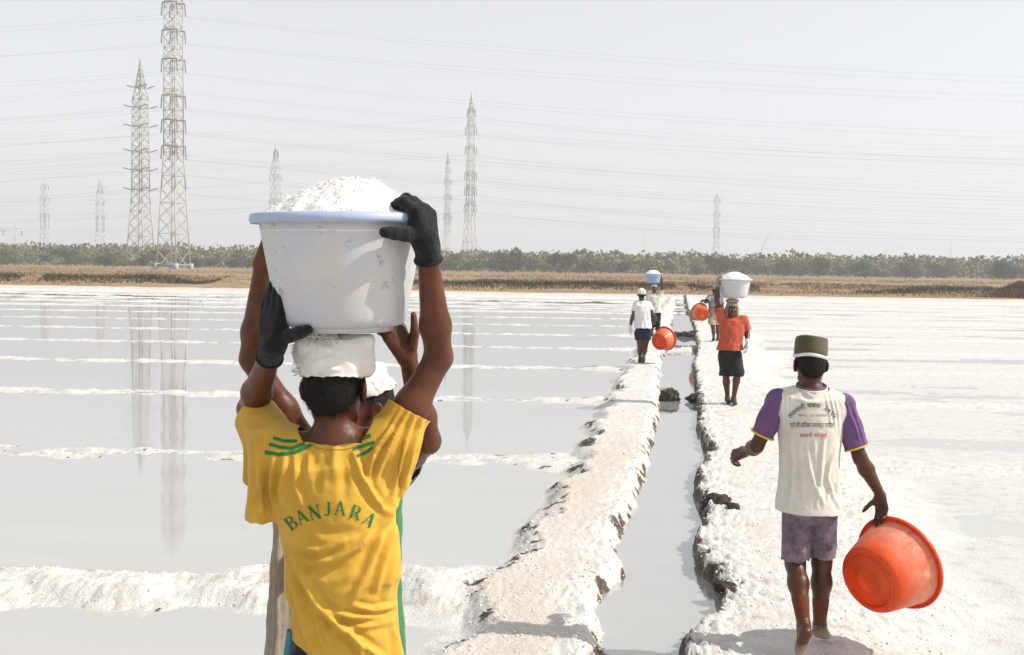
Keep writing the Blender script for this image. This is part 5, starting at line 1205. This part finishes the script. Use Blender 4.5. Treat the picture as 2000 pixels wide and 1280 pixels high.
def shirt_far(J, pr, o, org, m, h, hem_z, tcA=.7, tcB=.7, loose=.02, lines=()):
    pel, ch = J['pel'], J['chest']
    sp_ = [dict(p) for p in sel(pr, 'torso', 'pelvis')] + [ecyl(ch + np.array([0, 0, .1]), np.array([pel[0], pel[1], hem_z - .03]), (.13, .092), (.160 + loose, .124 + loose), J['R'], .08)]
    for a in 'AB': sp_.append(ell(J['sh' + a], (.058, .058, .056), None, .04))
    r = np.random.default_rng(int(abs(pel[0]) * 1000)); LN = []
    for k in range(9):
        a = pel + np.array([r.uniform(-.14, .14), -.14 * (1 if r.uniform() < .9 else -1), r.uniform(.0, .4)]); LN.append((a, a + np.array([r.normal() * .06, 0, r.uniform(.12, .22)]), .018, .012))
    so, vt = garment('shirt', sp_, h, .010, [above((0, 0, hem_z), Z3, .01, 9), neck_cut(J['neck'], J['head'], .10)], m, o, org, LN, .009, 8, .004)
    for a, tc in (('A', tcA), ('B', tcB)):
        garment('sleeve', [ell(J['sh' + a], (.060, .060, .058), None, .03), cone(J['sh' + a], J['el' + a], .056 + loose * .3, .056 + loose * .8, .03)], h, .007, [sleeve_cut(J['sh' + a], J['el' + a], tc + .12, .3)], m, so, org, (), .006, 12, .004)
    return so, vt
def shorts_far(J, pr, o, org, m, h, hem_z, name='shorts', loose=.02):
    pel = J['pel']; sp_ = [ecyl(pel + np.array([0, 0, .1]), pel + np.array([0, 0, -.06]), (.135, .10), (.150, .112), J['R'], .03)]
    sp_ += [cone(J['hip' + a], J['kn' + a], .088 + loose * .5, .072 + loose * 1.6, .012) for a in 'AB'] + [cone(J['kn' + a], J['an' + a], .072 + loose * 1.6, .06 + loose, .012) for a in 'AB']
    return garment(name, sp_, h, .004, [above(pel + np.array([0, 0, .09]), -Z3), above((0, 0, hem_z), Z3, .014, 14)], m, o, org, (), .008, 10, .004)
def shoes_far(J, pr, o, org, m, h):
    for a in 'AB':
        an = J['an' + a]; fp = [p for p in sel(pr, 'foot') if np.linalg.norm((p['a'] + p['b']) / 2 - an) < .2]
        c = J['an' + 'AB'.replace(a, '')]
        garment('shoe', [p for p in fp if np.linalg.norm((p['a'] + p['b']) / 2 - an) <= np.linalg.norm((p['a'] + p['b']) / 2 - c)], h, .007, [above(an + np.array([0, 0, .01]), -Z3)], m, o, org, (), .001, 20, 0)
def glove_far(J, pr, o, org, m, h, a):
    wr = J['wr' + a]; d_ = nrm(wr - J['el' + a])
    garment('glove', sel(pr, 'hand' + a) + [cone(wr - d_ * .05, wr, .03, .03, .01)], h, .005, [above(wr - d_ * .035, d_)], m, o, org, (), .001, 40, .003)
def scarf_far(J, o, org, m, h, drape=True, low=.02):
    c, R = J['head'], J['HR']; W_ = lambda a, b, z: c + R @ np.array([a, b, z])
    hp = [ell(W_(0, -.014, .038), (.088, .106, .088), R, .03)]
    if drape: hp += [cone(W_(-.07, -.02, .0), W_(-.085, .0, -.15), .035, .03, .03), cone(W_(.07, -.02, .0), W_(.085, .0, -.15), .035, .03, .03), cone(W_(0, -.07, 0), W_(0, -.08, -.15), .07, .08, .04)]
    def g(V):
        q_ = (V - c) @ R
        if drape: return np.where((q_[:, 1] > .02) & (q_[:, 2] < .045) & (np.abs(q_[:, 0]) < .062), -1.0, 1.0) * .01
        return q_[:, 2] - low - .3 * q_[:, 1] * (q_[:, 1] > 0) + .008 * fbm(V * 25, 2)
    return garment('head_cloth', hp, h, .004, [g], m, o, org, (), .006, 22, .004)

# orange shirt, tub of salt on the head, walking towards the camera
D4 = 18.0
J4, o4, pr4, org4 = far_person(D4, dict(pel=(1425, 684, 0), chest=(1430, 643), neck=(1430, 622), head=(1430, 604, -.02), shA=(1409, 622), elA=(1400, 588, -.05), wrA=(1402, 557, -.03), shB=(1452, 625), elB=(1459, 649, .04), wrB=(1460, 668, -.10),
      hipA=(1415, 692), hipB=(1436, 692), knA=(1418, 732, .0), anA=(1421, 778, .12), knB=(1441, 728, -.10), anB=(1433, 778, -.05)), (-.05, -1, 0), skinA, 'worker in an orange shirt walking towards the camera, white tub on the head', .0085, gz=.13,
      hands={'A': ((.05, 0, 1), (.8, 0, .4), 1, .5), 'B': ((0, -.15, -1), (-1, 0, 0), 1, .4)})
hz4 = P(1430, 684, D4)[2]; shirt_far(J4, pr4, o4, org4, orang, .009, hz4, .55, .70, .022)
shorts_far(J4, pr4, o4, org4, blackc, .010, P(1420, 734, D4)[2], loose=.014); shoes_far(J4, pr4, o4, org4, shoem, .009); glove_far(J4, pr4, o4, org4, wglove, .007, 'B'); glove_far(J4, pr4, o4, org4, tanc_, .007, 'A')
scarf_far(J4, o4, org4, tanc_, .008); eyes(J4, o4, org4, 1.0, eyew, eyed)
pd = J4['head'] + np.array([0, .0, .125]); garment('head_pad', [ell(pd, (.10, .10, .035), None, .02)], .009, 0, [], tanc_, o4, org4, (), .006, 25, 0)
t4 = tub(P(1434, 582.5, D4 + .03), nrm([.0, 0, 1]), white_m, palerim_m, 'white tub of salt on the head of the worker in orange', 2.0); salt_pile(t4, 'salt heaped in the white tub carried by the worker in orange', .11, (0, 0), 500, 5)

# white shirt, red tub, walking away on the left path
D6 = 25.4
J6, o6, pr6, org6 = far_person(D6, dict(pel=(1256, 641), chest=(1254, 609), neck=(1254, 590), head=(1253, 575), shA=(1243, 595), elA=(1236, 617, -.02), wrA=(1231, 637, .06), shB=(1266, 595), elB=(1275, 614, -.03), wrB=(1284, 630, .05),
      hipA=(1248, 650), hipB=(1264, 650), knA=(1250, 677, .03), anA=(1250, 705, .08), knB=(1260, 678, .02), anB=(1257, 699, -.22)), (.02, 1, 0), skinC, 'man in a white shirt walking away along the left path with a red tub', .010, gz=.13,
      hands={'A': ((-.1, .1, -1), (1, 0, 0), 1, .3), 'B': ((.15, .1, -1), (-.8, -.5, 0), 1, .6)})
shirt_far(J6, pr6, o6, org6, white_c, .011, P(1255, 641, D6)[2], .5, .5, .012); shorts_far(J6, pr6, o6, org6, navy, .011, P(1255, 664, D6)[2], loose=.015); shoes_far(J6, pr6, o6, org6, shoem, .010)
glove_far(J6, pr6, o6, org6, wglove, .008, 'A'); glove_far(J6, pr6, o6, org6, glovem, .008, 'B'); hair_part(J6, pr6, .009, hairm, o6, org6, 1.0, low=-.08); scarf_far(J6, o6, org6, sack, .009, False, .0)
ax6 = nrm([.62, .74, .25]); tub(P(1300, 661, D6 + .05) - ax6 * .285, ax6, red_m, redrim_m, 'red tub held by the man in the white shirt on the left path', 1.0)

# cream shirt, blue tub on the head, behind him
D7 = 35.6
J7, o7, pr7, org7 = far_person(D7, dict(pel=(1279, 610), chest=(1278, 588), neck=(1278, 575), head=(1278, 563.5), shA=(1267, 577), elA=(1264, 593, -.02), wrA=(1267, 606, -.1), shB=(1289, 577), elB=(1294, 558, -.03), wrB=(1291, 539, -.05),
      hipA=(1273, 615), hipB=(1285, 615), knA=(1274, 633, -.05), anA=(1274, 651, .0), knB=(1284, 633, .03), anB=(1284, 651, .1)), (-.03, -1, 0), skinC, 'worker in a cream shirt coming towards the camera under a blue tub of salt', .012, gz=.13,
      hands={'B': ((-.1, 0, 1), (-.8, 0, .3), 1, .5)})
shirt_far(J7, pr7, o7, org7, cream, .013, P(1279, 611, D7)[2], .5, .4, .03); shorts_far(J7, pr7, o7, org7, navy, .013, P(1279, 640, D7)[2], 'trousers', .01); shoes_far(J7, pr7, o7, org7, shoem, .012)
scarf_far(J7, o7, org7, sack, .011, False, .03); eyes(J7, o7, org7, 1.0, eyew, eyed)
t7 = tub(P(1275.5, 553.5, D7), nrm([.02, 0, 1]), blue_m, palerim_m, 'light blue tub of salt on the head of the worker in cream', .4); salt_pile(t7, 'salt heaped in the light blue tub', .11, (0, 0), 0, 9)

# grey shirt, red tub, behind the worker in orange
D5 = 33.4
J5, o5, pr5, org5 = far_person(D5, dict(pel=(1396, 617), chest=(1397, 592), neck=(1397, 578), head=(1396, 566), shA=(1386, 581), elA=(1379, 591, -.12), wrA=(1372, 586, .08), shB=(1408, 581), elB=(1411, 599, -.02), wrB=(1409, 614, .1),
      hipA=(1390, 623), hipB=(1402, 623), knA=(1393, 643, .0), anA=(1394, 660, -.05), knB=(1402, 643, .05), anB=(1402, 660, .12)), (0, 1, 0), skinC, 'man in a grey shirt with a red tub, beyond the worker in orange', .012, gz=.13,
      hands={'A': ((-.6, .1, -.8), (.7, 0, -.5), 1, .6)})
shirt_far(J5, pr5, o5, org5, greyc, .013, P(1396, 612, D5)[2], .6, .6, .03); shorts_far(J5, pr5, o5, org5, beige, .013, P(1396, 634, D5)[2], loose=.03); shoes_far(J5, pr5, o5, org5, shoem, .012)
hair_part(J5, pr5, .011, hairm, o5, org5, 1.0, low=-.08); scarf_far(J5, o5, org5, greyc, .011, False, .01)
ax5 = nrm([-.35, .90, .30]); tub(P(1365, 609, D5 + .05) - ax5 * .285, ax5, red_m, redrim_m, 'red tub held by the man in grey, beside the far channel', .2)

# ------------------------------------------------------------------ mud clods along the channel
clodm = plain_mat('wet_mud', (0.020, 0.016, 0.010), (0.075, 0.058, 0.034), 0.75, 14, 0.9, 60, 0.02)
def clod(px_, py_, w, hh, label, z=0.0, seed=0):
    c = G(px_, py_, z); r = np.random.default_rng(seed); bm = bmesh.new(); bmesh.ops.create_icosphere(bm, subdivisions=5, radius=1.0)
    V = np.array([v.co for v in bm.verts]); d = 1 + 0.35 * fbm(V * 1.6 + seed, 3) + 0.16 * np.abs(fbm(V * 5 + seed, 3)); V = V * d[:, None] * np.array([w, w * .8, hh])
    for v, co in zip(bm.verts, V): v.co = co
    me = bpy.data.meshes.new('mud_clod'); bm.to_mesh(me); bm.free(); o = obj('mud_clod', me, clodm, None, (c[0], c[1], c[2] + hh * .3)); tag(o, label, 'mud clod', 'mud clods by the channel')
clod(1307, 783, .15, .14, 'dark mud clod standing in the channel below the man in the white shirt', 0, 1)
clod(1361, 783, .15, .09, 'dark mud clod on the right channel bank, left of the worker in orange', .02, 2)
clod(1402, 990, .125, .075, 'dark mud clod on the right path beside the near channel bend', .10, 3)
clod(1433, 993, .05, .035, 'small mud lump just right of the dark clod on the right path', .13, 4)
clod(1340, 658, .22, .12, 'dark mud clod in mid channel beyond the dam', 0, 5)
clod(1318, 655, .16, .09, 'dark mud clod at the left channel bank beyond the dam', .02, 6)
clod(1355, 655, .2, .1, 'dark mud clod at the right channel bank beyond the dam', .02, 7)
clod(1032, 1035, .045, .022, 'small dark mud lump at the pan edge of the left path', .05, 8)
clod(1415, 1150, .07, .035, 'flat mud lump on the right bank at the widest part of the channel', .10, 9)

# ------------------------------------------------------------------ loose crumbs of salt and mud on the footpaths
gidx = np.flatnonzero((y > 5) & (y < 22) & (((dl > 0.02) & isl & (dcl > 0.02)) | ((~isl) & (dcr > 0.0) & (dr > -0.6)) | ((rid_l > 0.05) & isl & (y < 9))))
r = np.random.default_rng(21); wgt = 1.0 / np.maximum(y[gidx], 4) ** 0.5 * (0.25 + np.exp(-(np.minimum(np.abs(dcl[gidx]), np.abs(dcr[gidx])) / 0.2) ** 2) + 0.8 * np.exp(-(np.abs(dl[gidx] - .1) / .15) ** 2))
def crumbs(name, n_, smin, smax, m, label, sink=.3):
    k = r.choice(gidx, n_, p=wgt / wgt.sum()); s_ = smin + (smax - smin) * r.uniform(0, 1, n_) ** 3
    A = r.normal(size=(n_, 3, 3)); A, _ = np.linalg.qr(A); c8 = np.array([(1, 0, 0), (-1, 0, 0), (0, 1, 0), (0, -1, 0), (0, 0, 1), (0, 0, -1)], float)
    sh_ = c8[None] * r.uniform(.6, 1.3, (n_, 6, 1)) * s_[:, None, None]; Vc = np.einsum('nij,njk->nik', sh_, A); Vc[:, :, 2] *= .7; Vc = Vc + V_ground[k][:, None] + np.array([0, 0, 1])[None, None] * (s_ * sink)[:, None, None]
    Vc[:, :, :2] += r.normal(size=(n_, 1, 2)) * .01
    f8 = np.array([(0, 2, 4), (2, 1, 4), (1, 3, 4), (3, 0, 4), (2, 0, 5), (1, 2, 5), (3, 1, 5), (0, 3, 5)])
    o = obj(name, mesh_np(name, Vc.reshape(-1, 3), (np.arange(n_)[:, None, None] * 6 + f8).reshape(-1, 3)), m, smooth=False); tag(o, label, name.split('_')[1], kind='stuff')
crumbs('salt_crumbs', 9000, .002, .013, salt_pile_m, 'loose white salt crumbs on the footpaths')
crumbs('mud_crumbs', 150, .003, .012, clodm, 'loose dark mud crumbs on the footpaths')
# ================================================================== haze: dusty air round the whole place
hz = bpy.data.materials.new('dusty_air'); hz.use_nodes = True; n = hz.node_tree; n.nodes.clear()
ho = N(n, 'ShaderNodeOutputMaterial'); pv = N(n, 'ShaderNodeVolumePrincipled')
pv.inputs['Color'].default_value = (0.84, 0.90, 1.0, 1); pv.inputs['Density'].default_value = 0.00068; pv.inputs['Anisotropy'].default_value = 0.2
n.links.new(pv.outputs[0], ho.inputs['Volume'])
bm_ = MB(); Vb = [(sx * 1600, (-700 if sy < 0 else 2500), (-1.5 if sz < 0 else 82)) for sz in (-1, 1) for sx, sy in ((-1, -1), (1, -1), (1, 1), (-1, 1))]
bm_.add(Vb, [[3, 2, 1, 0], [4, 5, 6, 7], [0, 1, 5, 4], [1, 2, 6, 5], [2, 3, 7, 6], [3, 0, 4, 7]])
o = obj('haze', bm_.mesh('haze'), hz, smooth=False); tag(o, 'pale dusty air over the salt pans', kind='stuff')
